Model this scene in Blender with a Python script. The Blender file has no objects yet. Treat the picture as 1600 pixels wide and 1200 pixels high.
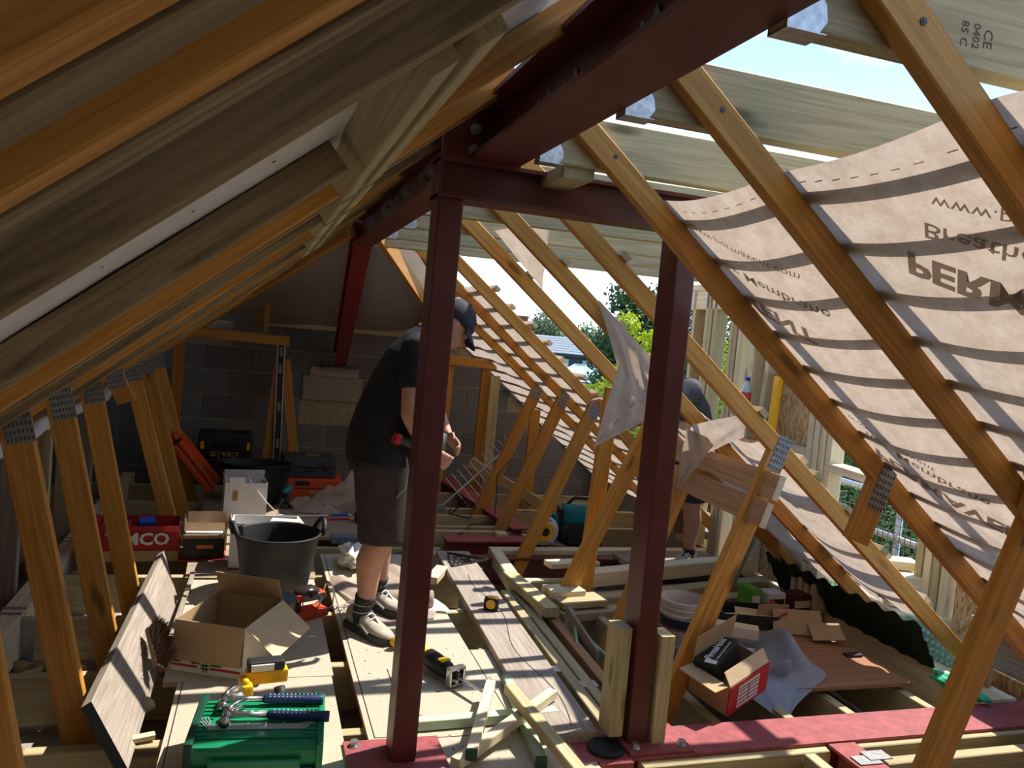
import bpy, bmesh, math, random
from mathutils import Vector as V, Matrix as M
R_ = random.Random(7)
sc = bpy.context.scene
COL = sc.collection
# ---------------------------------------------------------------- camera
def cam_basis(yaw, pitch, roll):
    f = V((math.sin(yaw)*math.cos(pitch), math.cos(yaw)*math.cos(pitch), math.sin(pitch)))
    r0 = V((math.cos(yaw), -math.sin(yaw), 0)); u0 = r0.cross(f)
    r = r0*math.cos(roll)+u0*math.sin(roll); u = -r0*math.sin(roll)+u0*math.cos(roll)
    return r, u, f
cd = bpy.data.cameras.new('camera'); cam = bpy.data.objects.new('camera', cd); COL.objects.link(cam)
_r, _u, _f = cam_basis(0.305707, -0.061181, 0.09108611)
cam.matrix_world = M(((_r.x,_u.x,-_f.x,0),(_r.y,_u.y,-_f.y,0),(_r.z,_u.z,-_f.z,1.45),(0,0,0,1)))
cd.sensor_width = 36; cd.sensor_fit = 'HORIZONTAL'; cd.lens = 1257/1600*36; cd.clip_start = 0.02; cd.clip_end = 500
sc.camera = cam
# ---------------------------------------------------------------- light
SUN = V((0.62, 0.22, 0.95)).normalized()
ld = bpy.data.lights.new('sun', 'SUN'); ld.energy = 3.5; ld.angle = math.radians(0.6); ld.color = (1, .95, .86)
sun = bpy.data.objects.new('sun', ld); COL.objects.link(sun)
sun.rotation_euler = SUN.to_track_quat('Z', 'Y').to_euler(); sun.location = (8, 8, 12)
w = bpy.data.worlds.new('sky'); sc.world = w; w.use_nodes = True
nt = w.node_tree; N = nt.nodes; N.clear()
out = N.new('ShaderNodeOutputWorld'); bg = N.new('ShaderNodeBackground'); tc = N.new('ShaderNodeTexCoord')
sx = N.new('ShaderNodeSeparateXYZ'); rp = N.new('ShaderNodeValToRGB'); nz = N.new('ShaderNodeTexNoise'); mp = N.new('ShaderNodeMapping')
cr = N.new('ShaderNodeValToRGB'); mx = N.new('ShaderNodeMix'); mx.data_type = 'RGBA'
nt.links.new(tc.outputs['Generated'], sx.inputs[0]); nt.links.new(sx.outputs[2], rp.inputs[0])
e = rp.color_ramp.elements; e[0].position = 0; e[0].color = (.52, .60, .70, 1); e[1].position = .42; e[1].color = (.15, .25, .43, 1)
mp.inputs['Scale'].default_value = (1.4, 1.4, 3.4)
nt.links.new(tc.outputs['Generated'], mp.inputs[0]); nt.links.new(mp.outputs[0], nz.inputs['Vector'])
nz.inputs['Scale'].default_value = 2.6; nz.inputs['Detail'].default_value = 7; nz.inputs['Roughness'].default_value = .6
c = cr.color_ramp.elements; c[0].position = .55; c[0].color = (0, 0, 0, 1); c[1].position = .9; c[1].color = (.95, .95, .95, 1)
nt.links.new(nz.outputs['Fac'], cr.inputs[0]); nt.links.new(cr.outputs[0], mx.inputs['Factor'])
nt.links.new(rp.outputs[0], mx.inputs[6]); mx.inputs[7].default_value = (.82, .84, .87, 1)
nt.links.new(mx.outputs[2], bg.inputs[0]); bg.inputs[1].default_value = 1.25
nt.links.new(bg.outputs[0], out.inputs[0])
vs = sc.view_settings; vs.view_transform = 'Standard'; vs.look = 'None'; vs.gamma = 1; vs.use_curve_mapping = False; vs.exposure = 1.32
# ---------------------------------------------------------------- materials
MATS = {}
def base_mat(name):
    m = bpy.data.materials.new(name); m.use_nodes = True
    nt = m.node_tree; b = nt.nodes['Principled BSDF']; MATS[name] = m
    return m, nt, b
def lk(nt, a, b): nt.links.new(a, b)
def ramp(nt, src, stops):
    r = nt.nodes.new('ShaderNodeValToRGB'); lk(nt, src, r.inputs[0]); el = r.color_ramp.elements
    while len(el) < len(stops): el.new(.5)
    for q, (p, c) in zip(el, stops): q.position = p; q.color = (*c, 1)
    return r.outputs[0]
def noise(nt, vec, scale, detail=4, rough=.55, dist=0):
    n = nt.nodes.new('ShaderNodeTexNoise'); n.inputs['Scale'].default_value = scale; n.inputs['Detail'].default_value = detail
    n.inputs['Roughness'].default_value = rough; n.inputs['Distortion'].default_value = dist
    if vec is not None: lk(nt, vec, n.inputs['Vector'])
    return n.outputs['Fac']
def coord(nt, scale=(1, 1, 1), kind='Object', rnd=True):
    t = nt.nodes.new('ShaderNodeTexCoord'); m = nt.nodes.new('ShaderNodeMapping'); m.inputs['Scale'].default_value = scale
    lk(nt, t.outputs[kind], m.inputs[0])
    if rnd:
        oi = nt.nodes.new('ShaderNodeObjectInfo'); ml = nt.nodes.new('ShaderNodeMath'); ml.operation = 'MULTIPLY'; ml.inputs[1].default_value = 37.
        lk(nt, oi.outputs['Random'], ml.inputs[0]); cb = nt.nodes.new('ShaderNodeCombineXYZ')
        for i in range(3): lk(nt, ml.outputs[0], cb.inputs[i])
        lk(nt, cb.outputs[0], m.inputs['Location'])
    return m.outputs[0]
def mixc(nt, fac, a, b, mode='MIX'):
    x = nt.nodes.new('ShaderNodeMix'); x.data_type = 'RGBA'; x.blend_type = mode
    for s, v in ((0, fac), (6, a), (7, b)):
        if hasattr(v, 'node'): lk(nt, v, x.inputs[s])
        elif s == 0: x.inputs[0].default_value = v
        else: x.inputs[s].default_value = (*v, 1)
    return x.outputs[2]
def varied(nt, col, amt=.25):
    oi = nt.nodes.new('ShaderNodeObjectInfo'); mr = nt.nodes.new('ShaderNodeMapRange'); mr.inputs[3].default_value = 1-amt; mr.inputs[4].default_value = 1+amt
    lk(nt, oi.outputs['Random'], mr.inputs[0]); h = nt.nodes.new('ShaderNodeHueSaturation'); lk(nt, mr.outputs[0], h.inputs['Value']); lk(nt, col, h.inputs['Color'])
    return h.outputs[0]
def bump(nt, b, h, st=.3, dist=.01):
    n = nt.nodes.new('ShaderNodeBump'); n.inputs['Strength'].default_value = st; n.inputs['Distance'].default_value = dist
    lk(nt, h, n.inputs['Height']); lk(nt, n.outputs[0], b.inputs['Normal'])
def wood(name, lo, hi, rough=.6, var=.15, knots=.8, axis=0, knotc=None, grain=1.0):
    m, nt, b = base_mat(name)
    sc_ = [62*grain]*3; sc_[axis] = 2.2
    v = coord(nt, tuple(sc_)); g = noise(nt, v, 1.0, 6, .6, 1.2)
    col = ramp(nt, g, [(.34, lo), (.64, hi)])
    s2 = [7]*3; s2[axis] = .9
    v2 = coord(nt, tuple(s2)); g2 = noise(nt, v2, 1, 3, .5, .8)
    col = mixc(nt, ramp(nt, g2, [(.35, (0, 0, 0)), (.75, (.55, .55, .55))]), col, [min(1, .5*(a+c)*.72) for a, c in zip(lo, hi)])
    if knots:
        s3 = [11]*3; s3[axis] = 3.0
        v3 = coord(nt, tuple(s3)); vo = nt.nodes.new('ShaderNodeTexVoronoi'); vo.inputs['Scale'].default_value = .55; lk(nt, v3, vo.inputs['Vector'])
        kf = ramp(nt, vo.outputs['Distance'], [(.06, (knots,)*3), (.13, (0, 0, 0))])
        col = mixc(nt, kf, col, knotc or [c*.28 for c in lo])
    lk(nt, varied(nt, col, var), b.inputs['Base Color']); b.inputs['Roughness'].default_value = rough
    b.inputs['Specular IOR Level'].default_value = .3
    bump(nt, b, g, .35, .003)
    return m
def plain(name, col, rough=.5, metal=0, nscale=0, namt=.25, bmp=0, spec=.4, var=0, kind='Object'):
    m, nt, b = base_mat(name)
    b.inputs['Roughness'].default_value = rough; b.inputs['Metallic'].default_value = metal; b.inputs['Specular IOR Level'].default_value = spec
    c = None
    if nscale:
        v = coord(nt, kind=kind); f = noise(nt, v, nscale, 5, .6)
        c = ramp(nt, f, [(.3, [x*(1-namt) for x in col]), (.7, [min(1, x*(1+namt*.6)) for x in col])])
        if bmp: bump(nt, b, f, bmp, .004)
    if var:
        if c is None:
            rg = nt.nodes.new('ShaderNodeRGB'); rg.outputs[0].default_value = (*col, 1); c = rg.outputs[0]
        c = varied(nt, c, var)
    if c is not None: lk(nt, c, b.inputs['Base Color'])
    else: b.inputs['Base Color'].default_value = (*col, 1)
    return m
def trans_mat(name, c1, c2, tw=.5, nscale=14, rough=.8):
    m, nt, b = base_mat(name)
    v = coord(nt, (1, 1, 1), rnd=False); f = noise(nt, v, nscale, 6, .65); f2 = noise(nt, v, nscale*7, 3, .6)
    col = ramp(nt, f, [(.32, c1), (.68, c2)]); col = mixc(nt, ramp(nt, f2, [(.3, (.35,)*3), (.7, (0,)*3)]), col, [x*.86 for x in c1])
    lk(nt, col, b.inputs['Base Color']); b.inputs['Roughness'].default_value = rough; b.inputs['Specular IOR Level'].default_value = .15
    t = nt.nodes.new('ShaderNodeBsdfTranslucent'); lk(nt, col, t.inputs[0])
    ms = nt.nodes.new('ShaderNodeMixShader'); ms.inputs[0].default_value = tw
    o = nt.nodes['Material Output']; lk(nt, b.outputs[0], ms.inputs[1]); lk(nt, t.outputs[0], ms.inputs[2]); lk(nt, ms.outputs[0], o.inputs[0])
    bump(nt, b, f, .2, .01)
    return m
OR = wood('orange_pine', (.40, .165, .026), (.63, .31, .062), .5, .16)
TRB = wood('brown_treated', (.13, .085, .04), (.36, .26, .135), .65, .12, .7, 0, None, .6)
TR = wood('treated_pine', (.34, .27, .14), (.52, .435, .25), .65, .14)
PALE = wood('pale_pine', (.56, .46, .28), (.74, .64, .44), .65, .1)
GRN = wood('green_treated', (.30, .42, .30), (.52, .60, .42), .65, .2, .4)
OLD = wood('weathered_board', (.21, .165, .13), (.40, .34, .28), .8, .08, .5, grain=1.6)
CEIL = wood('sawn_brown_pine', (.36, .18, .08), (.52, .29, .14), .65, .12)
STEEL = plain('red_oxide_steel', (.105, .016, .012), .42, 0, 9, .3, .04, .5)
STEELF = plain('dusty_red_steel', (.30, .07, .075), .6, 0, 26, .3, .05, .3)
ZINC = plain('galvanised_steel', (.55, .57, .58), .35, .9, 60, .35)
ZINCM = plain('dull_zinc', (.27, .27, .27), .6, .35, 50, .3)
DARKM = plain('dark_bolt_metal', (.08, .075, .07), .45, .7)
CHIP = plain('chipboard', (.44, .39, .295), .85, 0, 120, .2, .15, .2)
CHIPE = plain('chipboard_edge', (.46, .31, .18), .9, 0, 140, .6, .4, .2)
PLYB = wood('brown_plywood', (.235, .10, .045), (.36, .17, .08), .7, .05, 0)
OSB = None
MEMB = trans_mat('breather_membrane', (.42, .325, .255), (.59, .485, .405), .38)
MEMBW = trans_mat('white_membrane', (.74, .72, .69), (.86, .85, .83), .15, 9)
MEMBH = trans_mat('hip_membrane', (.44, .37, .32), (.54, .47, .41), .25, 4)
PRINT = trans_mat('grey_print', (.40, .33, .28), (.46, .39, .33), .5)
INK = plain('dark_ink', (.10, .085, .07), .9)
BLACKP = plain('black_plastic', (.018, .018, .018), .5, 0, 30, .3, .05)
WHITEP = plain('white_print', (.75, .75, .73), .6)
def osb_mat():
    m, nt, b = base_mat('osb_board')
    v = coord(nt, (1, 2.4, 1), rnd=False); vo = nt.nodes.new('ShaderNodeTexVoronoi'); vo.inputs['Scale'].default_value = 34; lk(nt, v, vo.inputs['Vector'])
    s = nt.nodes.new('ShaderNodeSeparateColor'); lk(nt, vo.outputs['Color'], s.inputs[0])
    col = ramp(nt, s.outputs[0], [(.0, (.30, .16, .06)), (.5, (.52, .33, .15)), (1, (.68, .48, .26))])
    lk(nt, col, b.inputs['Base Color']); b.inputs['Roughness'].default_value = .75; bump(nt, b, s.outputs[1], .3, .003)
    return m
OSB = osb_mat()
# ---------------------------------------------------------------- builders
WM = {}
def link(o, W=None, parent=None):
    W = W or M.Identity(4); COL.objects.link(o); o.matrix_basis = W; WM[o.name] = W
    if parent is not None:
        o.parent = parent; o.matrix_parent_inverse = WM[parent.name].inverted()
    return o
def tag(o, label=None, cat=None, group=None, kind=None):
    if label: o['label'] = label
    if cat: o['category'] = cat
    if group: o['group'] = group
    if kind: o['kind'] = kind
    return o
def thing(name, label, cat, W=None, group=None):
    o = bpy.data.objects.new(name, None); o.empty_display_size = .05
    if W is not None and not isinstance(W, M): W = M.Translation(V(W))
    link(o, W); return tag(o, label, cat, group)
def TRS(x, y, z, rz=0, rx=0, ry=0): return M.Translation((x, y, z)) @ M.Rotation(rz, 4, 'Z') @ M.Rotation(ry, 4, 'Y') @ M.Rotation(rx, 4, 'X')
def frame(o, x, up=(0, 0, 1)):
    x = V(x).normalized(); z = V(up); z = (z - x*z.dot(x)).normalized(); y = z.cross(x)
    return M(((x.x, y.x, z.x, o[0]), (x.y, y.y, z.y, o[1]), (x.z, y.z, z.z, o[2]), (0, 0, 0, 1)))
class MB:
    def __init__(s): s.v = []; s.f = []; s.smooth = False
    def add(s, vs, fs, T=None):
        n = len(s.v); s.v += [tuple(T @ V(p)) if T is not None else tuple(p) for p in vs]; s.f += [tuple(i+n for i in f) for f in fs]; return s
    def box(s, x0, x1, y0, y1, z0, z1, T=None, c=0):
        if c == 0:
            return s.add([(x, y, z) for x in (x0, x1) for y in (y0, y1) for z in (z0, z1)], [(0, 1, 3, 2), (4, 6, 7, 5), (0, 4, 5, 1), (2, 3, 7, 6), (0, 2, 6, 4), (1, 5, 7, 3)], T)
        bm = bmesh.new(); bmesh.ops.create_cube(bm, size=1)
        for q in bm.verts: q.co = ((x0+x1)/2+q.co.x*(x1-x0), (y0+y1)/2+q.co.y*(y1-y0), (z0+z1)/2+q.co.z*(z1-z0))
        bmesh.ops.bevel(bm, geom=bm.edges[:], offset=c, segments=2, affect='EDGES', profile=.6)
        bm.verts.index_update(); s.add([q.co[:] for q in bm.verts], [[q.index for q in f.verts] for f in bm.faces], T); bm.free(); return s
    def bar(s, a, b, w, h, up=(0, 0, 1), c=0):
        a, b = V(a), V(b); L = (b-a).length; return s.box(0, L, -w/2, w/2, -h/2, h/2, frame(a, b-a, up), c)
    def cyl(s, a, b, r, r2=None, n=16, caps=True):
        r2 = r if r2 is None else r2; a, b = V(a), V(b); d = b-a; up = (0, 0, 1) if abs(d.normalized().z) < .9 else (1, 0, 0); F = frame(a, d, up); L = d.length
        vs = []; 
        for k in range(n):
            t = 2*math.pi*k/n; vs += [(0, r*math.cos(t), r*math.sin(t)), (L, r2*math.cos(t), r2*math.sin(t))]
        fs = [(2*k, 2*((k+1) % n), 2*((k+1) % n)+1, 2*k+1) for k in range(n)]
        if caps: fs += [tuple(2*k for k in range(n-1, -1, -1)), tuple(2*k+1 for k in range(n))]
        return s.add(vs, fs, F)
    def tube(s, pts, r, n=8):
        pts = [V(p) for p in pts]; m = len(pts); vs = []; pf = None
        for i, p in enumerate(pts):
            d = (pts[min(i+1, m-1)]-pts[max(i-1, 0)]).normalized()
            up = pf if pf is not None else (V((0, 0, 1)) if abs(d.z) < .9 else V((1, 0, 0)))
            F = frame(p, d, up); pf = V((F[0][2], F[1][2], F[2][2])); rr = r[i] if isinstance(r, (list, tuple)) else r
            vs += [F @ V((0, rr*math.cos(2*math.pi*k/n), rr*math.sin(2*math.pi*k/n))) for k in range(n)]
        fs = [(i*n+k, i*n+(k+1) % n, (i+1)*n+(k+1) % n, (i+1)*n+k) for i in range(m-1) for k in range(n)]
        fs += [tuple(range(n-1, -1, -1)), tuple((m-1)*n+k for k in range(n))]
        return s.add(vs, fs)
    def lathe(s, prof, n=28, T=None, sx=1, sy=1, close=False):
        m = len(prof); vs = [(r*math.cos(2*math.pi*k/n)*sx, r*math.sin(2*math.pi*k/n)*sy, z) for r, z in prof for k in range(n)]
        fs = [(i*n+k, i*n+(k+1) % n, (i+1)*n+(k+1) % n, (i+1)*n+k) for i in range(m-1) for k in range(n)]
        if close: fs += [tuple(range(n-1, -1, -1)), tuple((m-1)*n+k for k in range(n))]
        return s.add(vs, fs, T)
    def prism(s, poly, h0, h1, T=None):
        n = len(poly); vs = [(x, y, h0) for x, y in poly]+[(x, y, h1) for x, y in poly]
        fs = [tuple(range(n-1, -1, -1)), tuple(range(n, 2*n))]+[(k, (k+1) % n, n+(k+1) % n, n+k) for k in range(n)]
        return s.add(vs, fs, T)
    def grid(s, fn, nu, nv, T=None):
        vs = [fn(i/nu, j/nv) for i in range(nu+1) for j in range(nv+1)]
        return s.add(vs, [(i*(nv+1)+j, (i+1)*(nv+1)+j, (i+1)*(nv+1)+j+1, i*(nv+1)+j+1) for i in range(nu) for j in range(nv)], T)
    def ball(s, c, rx, ry=None, rz=None, n=12, T=None):
        ry = ry or rx; rz = rz or rx; prof = [(math.sin(math.pi*i/n), -math.cos(math.pi*i/n)) for i in range(n+1)]
        vs = []; m = n*2
        for r, z in prof: vs += [(c[0]+rx*r*math.cos(2*math.pi*k/m), c[1]+ry*r*math.sin(2*math.pi*k/m), c[2]+rz*z) for k in range(m)]
        return s.add(vs, [(i*m+k, i*m+(k+1) % m, (i+1)*m+(k+1) % m, (i+1)*m+k) for i in range(n) for k in range(m)], T)
    def mesh(s, name, mat, smooth=False):
        me = bpy.data.meshes.new(name); me.from_pydata(s.v, [], s.f); me.materials.append(mat)
        if smooth or s.smooth: me.shade_smooth()
        return me
    def build(s, name, mat, parent=None, W=None, smooth=False, thick=0, auto=0):
        me = s.mesh(name, mat, smooth); bm = bmesh.new(); bm.from_mesh(me); bmesh.ops.recalc_face_normals(bm, faces=bm.faces[:])
        bm.to_mesh(me); bm.free()
        if smooth: me.shade_smooth()
        if auto: me.set_sharp_from_angle(angle=math.radians(auto))
        o = bpy.data.objects.new(name, me); link(o, W, parent)
        if thick:
            md = o.modifiers.new('thick', 'SOLIDIFY'); md.thickness = thick; md.offset = 0
        return o
BC = {}
def beam(name, a, b, w, h, mat, parent=None, up=(0, 0, 1), cut0=0, cut1=0):
    """timber from a to b (centre line), w across, h along up; own local axes so the grain runs lengthwise; cut0/1 skew the ends"""
    a, b = V(a), V(b); L = (b-a).length; key = (round(L, 3), round(w, 4), round(h, 4), mat.name, cut0, cut1)
    me = BC.get(key)
    if me is None:
        c = min(w, h)*.07; pr = [(-w/2+c, -h/2), (w/2-c, -h/2), (w/2, -h/2+c), (w/2, h/2-c), (w/2-c, h/2), (-w/2+c, h/2), (-w/2, h/2-c), (-w/2, -h/2+c)]
        vs = [(-cut0*z, y, z) for y, z in pr]+[(L+cut1*z, y, z) for y, z in pr]
        fs = [tuple(range(7, -1, -1)), tuple(range(8, 16))]+[(k, (k+1) % 8, 8+(k+1) % 8, 8+k) for k in range(8)]
        me = bpy.data.meshes.new(name); me.from_pydata(vs, [], fs); me.materials.append(mat); BC[key] = me
    return link(bpy.data.objects.new(name, me), frame(a, b-a, up), parent)
def text(txt, name, mat, size, W, parent, sx=1, bold=0, extrude=0.0004, align='CENTER'):
    cu = bpy.data.curves.new(name, 'FONT'); cu.body = txt; cu.size = size; cu.extrude = extrude; cu.offset = bold; cu.resolution_u = 2
    cu.align_x = align; cu.align_y = 'CENTER'
    t = bpy.data.objects.new(name, cu); COL.objects.link(t); me = bpy.data.meshes.new_from_object(t); COL.objects.unlink(t); bpy.data.objects.remove(t); bpy.data.curves.remove(cu)
    me.materials.clear(); me.materials.append(mat)
    if sx != 1: me.transform(M.Diagonal((sx, 1, 1, 1)))
    return link(bpy.data.objects.new(name, me), W, parent)
ORD = ['nearest', 'second', 'third', 'fourth', 'fifth', 'sixth', 'seventh', 'eighth', 'ninth', 'tenth', 'eleventh', 'twelfth']
# ---------------------------------------------------------------- roof geometry
TT = math.tan(math.radians(39.3)); CS = math.cos(math.radians(39.3)); SN = math.sin(math.radians(39.3))
def zl(x, y=2): return 1.64 + TT*x          # underside of the left slope
def zr(x): return 2.77 - TT*x                                       # underside of the right slope
RD = .072; RV = RD/CS; LD = .065; LV = LD/CS                                               # rafter depth, measured square and upright
# ---------------------------------------------------------------- gable wall of blocks
BLOCK = plain('concrete_block', (.185, .187, .195), .9, 0, 55, .25, .35, .2, .16)
MORT = plain('mortar', (.40, .33, .23), .95, 0, 40, .3, .3, .2)
WY = 7.8; ZC = 1.339
wb = MB()
wb.box(-2.3, 3.6, WY+.005, WY+.10, -.5, .439)
wb.box(-1.45, 2.75, WY+.005, WY+.10, .439, ZC+.03)
wall = tag(wb.build('wall_back', MORT), 'dark grey concrete block gable wall at the far end', None, None, 'structure')
bme = {}
def block(x0, x1, z0, z1):
    k = (round(x1-x0, 3), round(z1-z0, 3))
    if k not in bme:
        b = MB().box(0, x1-x0, 0, .09, 0, z1-z0, None, .004); bme[k] = b.mesh('block', BLOCK)
    link(bpy.data.objects.new('block', bme[k]), M.Translation((x0, WY-R_.uniform(0, .004), z0)), wall)
PADX0, PADX1, PADZ0, PADZ1 = .40, .95, .665, .985
for k in range(8):
    z1 = ZC-.225*k-.01; z0 = z1-.215; ph = (-.478 if k % 2 == 1 else -.253)
    for i in range(-5, 9):
        x0 = ph+.45*i; x1 = x0+.44
        zt = min(zl((x0)), zr(x1))+.16
        if z1 > max(zt, .35) + (.12 if k else .0): continue
        if k in (2, 3) and x1 > PADX0 and x0 < PADX1:
            if x0 < PADX0-.06: block(x0, PADX0-.01, z0, z1)
            if x1 > PADX1+.06: block(PADX1+.01, x1, z0, z1)
            continue
        block(x0, x1, z0, z1)
PADM = plain('rough_padstone', (.36, .33, .27), .95, 0, 70, .4, .8, .2)
pad = tag(MB().box(PADX0, PADX1, WY-.03, WY+.08, PADZ0, PADZ1-.09, None, .006).build('padstone', PADM), 'pale rough concrete padstone set into the block wall under the raking steel', 'padstone')
tag(MB().box(PADX0+.06, PADX1-.04, WY-.045, WY+.08, PADZ1-.088, PADZ1, None, .005).build('bearing_block', plain('smooth_padstone', (.42, .36, .31), .9, 0, 20, .15)), 'smooth pinkish bearing block on top of the rough padstone', 'bearing block')
# ---------------------------------------------------------------- ceiling boards under the joists
PB = plain('plasterboard_back', (.30, .265, .235), .9, 0, 12, .25)
tag(MB().box(-2.3, 3.6, -1.5, WY+.1, -.30, -.255).build('floor', PB), 'dusty plasterboard of the ceiling below seen between the joists', None, None, 'structure')
# ---------------------------------------------------------------- steelwork
def ibeam(mb, a, b, w, h, tf, tw, up=(0, 0, 1)):
    a, b = V(a), V(b); L = (b-a).length; F = frame(a, b-a, up)
    mb.box(0, L, -w/2, w/2, -h/2, -h/2+tf, F); mb.box(0, L, -w/2, w/2, h/2-tf, h/2, F); mb.box(0, L, -tw/2, tw/2, -h/2+tf, h/2-tf, F)
    return mb
def bolt(p, d, parent, r=.013, mat=None):
    p = V(p); d = V(d).normalized(); b = MB(); b.cyl(p, p+d*.005, r*1.5, n=16); b.cyl(p+d*.005, p+d*.018, r, n=6); b.cyl(p+d*.018, p+d*.034, r*.5, n=10)
    return b.build('bolt', mat or ZINCM, parent)
Y0 = 2.53
rb = thing('ridge_beam', 'dark red steel ridge beam overhead running out of the top of the picture', 'steel beam', (.67, 0, 1.99))
ibeam(MB(), (.69, -1.5, 2.07), (.672, Y0-.0, 2.07), .168, .16, .014, .012).build('beam_section', STEEL, rb)
for y in (.75, 1.05, 1.42, 1.83, 2.02):
    b = bolt((.672, y, 2.05), (-1, 0, 0), rb, .014, ZINCM)
    MB().prism([(-.028, 0), (0, .045), (.028, 0), (0, -.045)], 0, .004, frame((.668, y, 2.05), (0, 1, 0), (-1, 0, 0))).build('diamond_washer', ZINCM, rb)
r2 = thing('ridge_beam', 'dark red steel ridge beam beyond the portal frame with joist hangers along it', 'steel beam', (.56, 2.6, 1.93))
ibeam(MB(), (.578, Y0+.12, 2.02), (.56, 5.18, 2.0), .115, .17, .012, .01).build('beam_section', STEEL, r2)
MB().box(.50, .76, Y0-.006, Y0+.012, 1.985, 2.17).build('splice_plate', STEEL, r2)
for y in (2.95, 3.15, 3.5, 3.75, 4.1, 4.4): bolt((.572, y, 2.03), (-1, 0, 0), r2, .012, ZINCM)
for z in (2.02, 2.085): bolt((.60, Y0-.006, z), (0, -1, 0), r2, .012, ZINCM)
rk = thing('raking_steel', 'red steel leg raking down from the far ridge end onto the padstone', 'steel beam', (.72, WY-.1, 1.0))
ibeam(MB(), (.56, 5.16, 2.0), (.715, WY-.10, 1.075), .115, .15, .012, .01, (0, 1, .3)).build('beam_section', plain('bright_red_oxide', (.20, .018, .012), .45, 0, 8, .25), rk)
MB().box(.55, .88, WY-.16, WY, .985, 1.0).build('base_plate', DARKM, rk)
def post(label, x0, x1, y0, y1, ztop, plate):
    p = thing('steel_post', label, 'steel post', (x0, y0, 0))
    MB().box(x0, x1, y0, y1, .012, ztop, None, .006).build('box_section', STEEL, p)
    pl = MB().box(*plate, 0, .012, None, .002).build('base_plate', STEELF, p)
    for bx, by in ((plate[0]+.035, plate[2]+.035), (plate[1]-.035, plate[2]+.035), (plate[0]+.035, plate[3]-.035)): 
        MB().cyl((bx, by, .012), (bx, by, .016), .02, n=16).cyl((bx, by, .016), (bx, by, .032), .014, n=6).build('bolt', ZINC, p)
    return p
post('dark red square steel post standing in front of the bent-over worker', .501, .584, Y0, Y0+.12, 1.862, (.36, .69, Y0-.13, Y0+.16))
post('dark red steel post boxed in by two short timbers at its foot', 1.362, 1.44, Y0+.012, Y0+.14, 1.862, (1.345, 1.60, Y0-.055, Y0+.19))
cl = thing('collar_beam', 'dark red horizontal steel beam of the portal joining the two posts', 'steel beam', (.5, Y0, 1.862))
ibeam(MB(), (.496, Y0+.055, 1.925), (1.48, Y0+.055, 1.925), .12, .125, .012, .01).build('beam_section', STEEL, cl)
MB().box(.496, .508, Y0-.004, Y0+.115, 1.862, 1.988).build('end_plate', STEEL, cl)
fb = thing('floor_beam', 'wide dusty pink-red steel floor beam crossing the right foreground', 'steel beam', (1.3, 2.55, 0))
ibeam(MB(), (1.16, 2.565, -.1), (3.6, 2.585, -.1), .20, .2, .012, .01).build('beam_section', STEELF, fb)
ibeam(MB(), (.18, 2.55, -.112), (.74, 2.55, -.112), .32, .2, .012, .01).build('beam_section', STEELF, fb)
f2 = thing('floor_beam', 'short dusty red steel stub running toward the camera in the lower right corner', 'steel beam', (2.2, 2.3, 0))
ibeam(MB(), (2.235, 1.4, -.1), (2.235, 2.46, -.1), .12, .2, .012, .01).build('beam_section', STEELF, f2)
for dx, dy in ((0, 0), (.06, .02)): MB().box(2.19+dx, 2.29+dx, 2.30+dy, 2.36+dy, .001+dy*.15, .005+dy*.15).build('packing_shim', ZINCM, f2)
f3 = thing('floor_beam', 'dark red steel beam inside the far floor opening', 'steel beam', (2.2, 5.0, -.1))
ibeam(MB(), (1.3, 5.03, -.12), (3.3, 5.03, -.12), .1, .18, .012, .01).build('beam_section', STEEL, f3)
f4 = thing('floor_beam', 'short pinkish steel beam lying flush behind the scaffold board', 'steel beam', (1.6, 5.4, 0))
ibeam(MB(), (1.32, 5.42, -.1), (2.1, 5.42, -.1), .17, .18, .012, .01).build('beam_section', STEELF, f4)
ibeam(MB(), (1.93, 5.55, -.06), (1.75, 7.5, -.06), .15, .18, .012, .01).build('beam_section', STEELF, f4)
# ---------------------------------------------------------------- roof trusses (old orange pine)
GY = [-.7, -.1, .5, 1.1, 1.7, 2.3, 2.9, 3.5, 4.1, 4.7, 5.3, 5.9, 6.5]
APX = .67; TH = .038
def nailplate(p, d, up, w, h, parent, mat=ZINCM):
    """punched plate: a sheet with rows of slots standing proud"""
    F = frame(p, d, up); o = MB().box(-w/2, w/2, -.001, .001, -h/2, h/2, F).build('nail_plate', mat, parent)
    n = MB(); nr = max(3, int(h/.022)); nc = max(3, int(w/.012))
    for i in range(nr):
        for j in range(nc):
            x = -w/2+(j+.5)*w/nc; z = -h/2+(i+.5)*h/nr; n.box(x-.0018, x+.0018, -.003, .003, z-.006, z+.006, F)
    n.build('punched_teeth', DARKM, o)
    return o
def screw(p, d, parent):
    p = V(p); d = V(d); MB().cyl(p, p+d*.002, .007, n=12).cyl(p+d*.0015, p+d*.003, .0035, n=6).build('screw', DARKM, parent)
LAB = {.5: 'roof truss nearest the camera, its rafter filling the top left corner', 1.1: 'roof truss second from the camera, its right rafter leaving the top right corner',
 1.7: 'roof truss with the full sloping web in the lower right corner', 2.3: 'roof truss before the steel posts with a sawn-off web and toothed plate',
 2.9: 'roof truss just behind the steel portal carrying the two boards', 3.5: 'roof truss with the big torn membrane flap hanging from it',
 4.1: 'bare roof truss standing against the sky beside the upright prop', 4.7: 'roof truss with its web sawn off to a stub on the left',
 5.3: 'roof truss at the far end of the ridge steel', 5.9: 'roof truss second from the far block wall', 6.5: 'roof truss closest to the far block wall',
 -.1: 'roof truss above the camera', -.7: 'roof truss behind the camera'}
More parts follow.
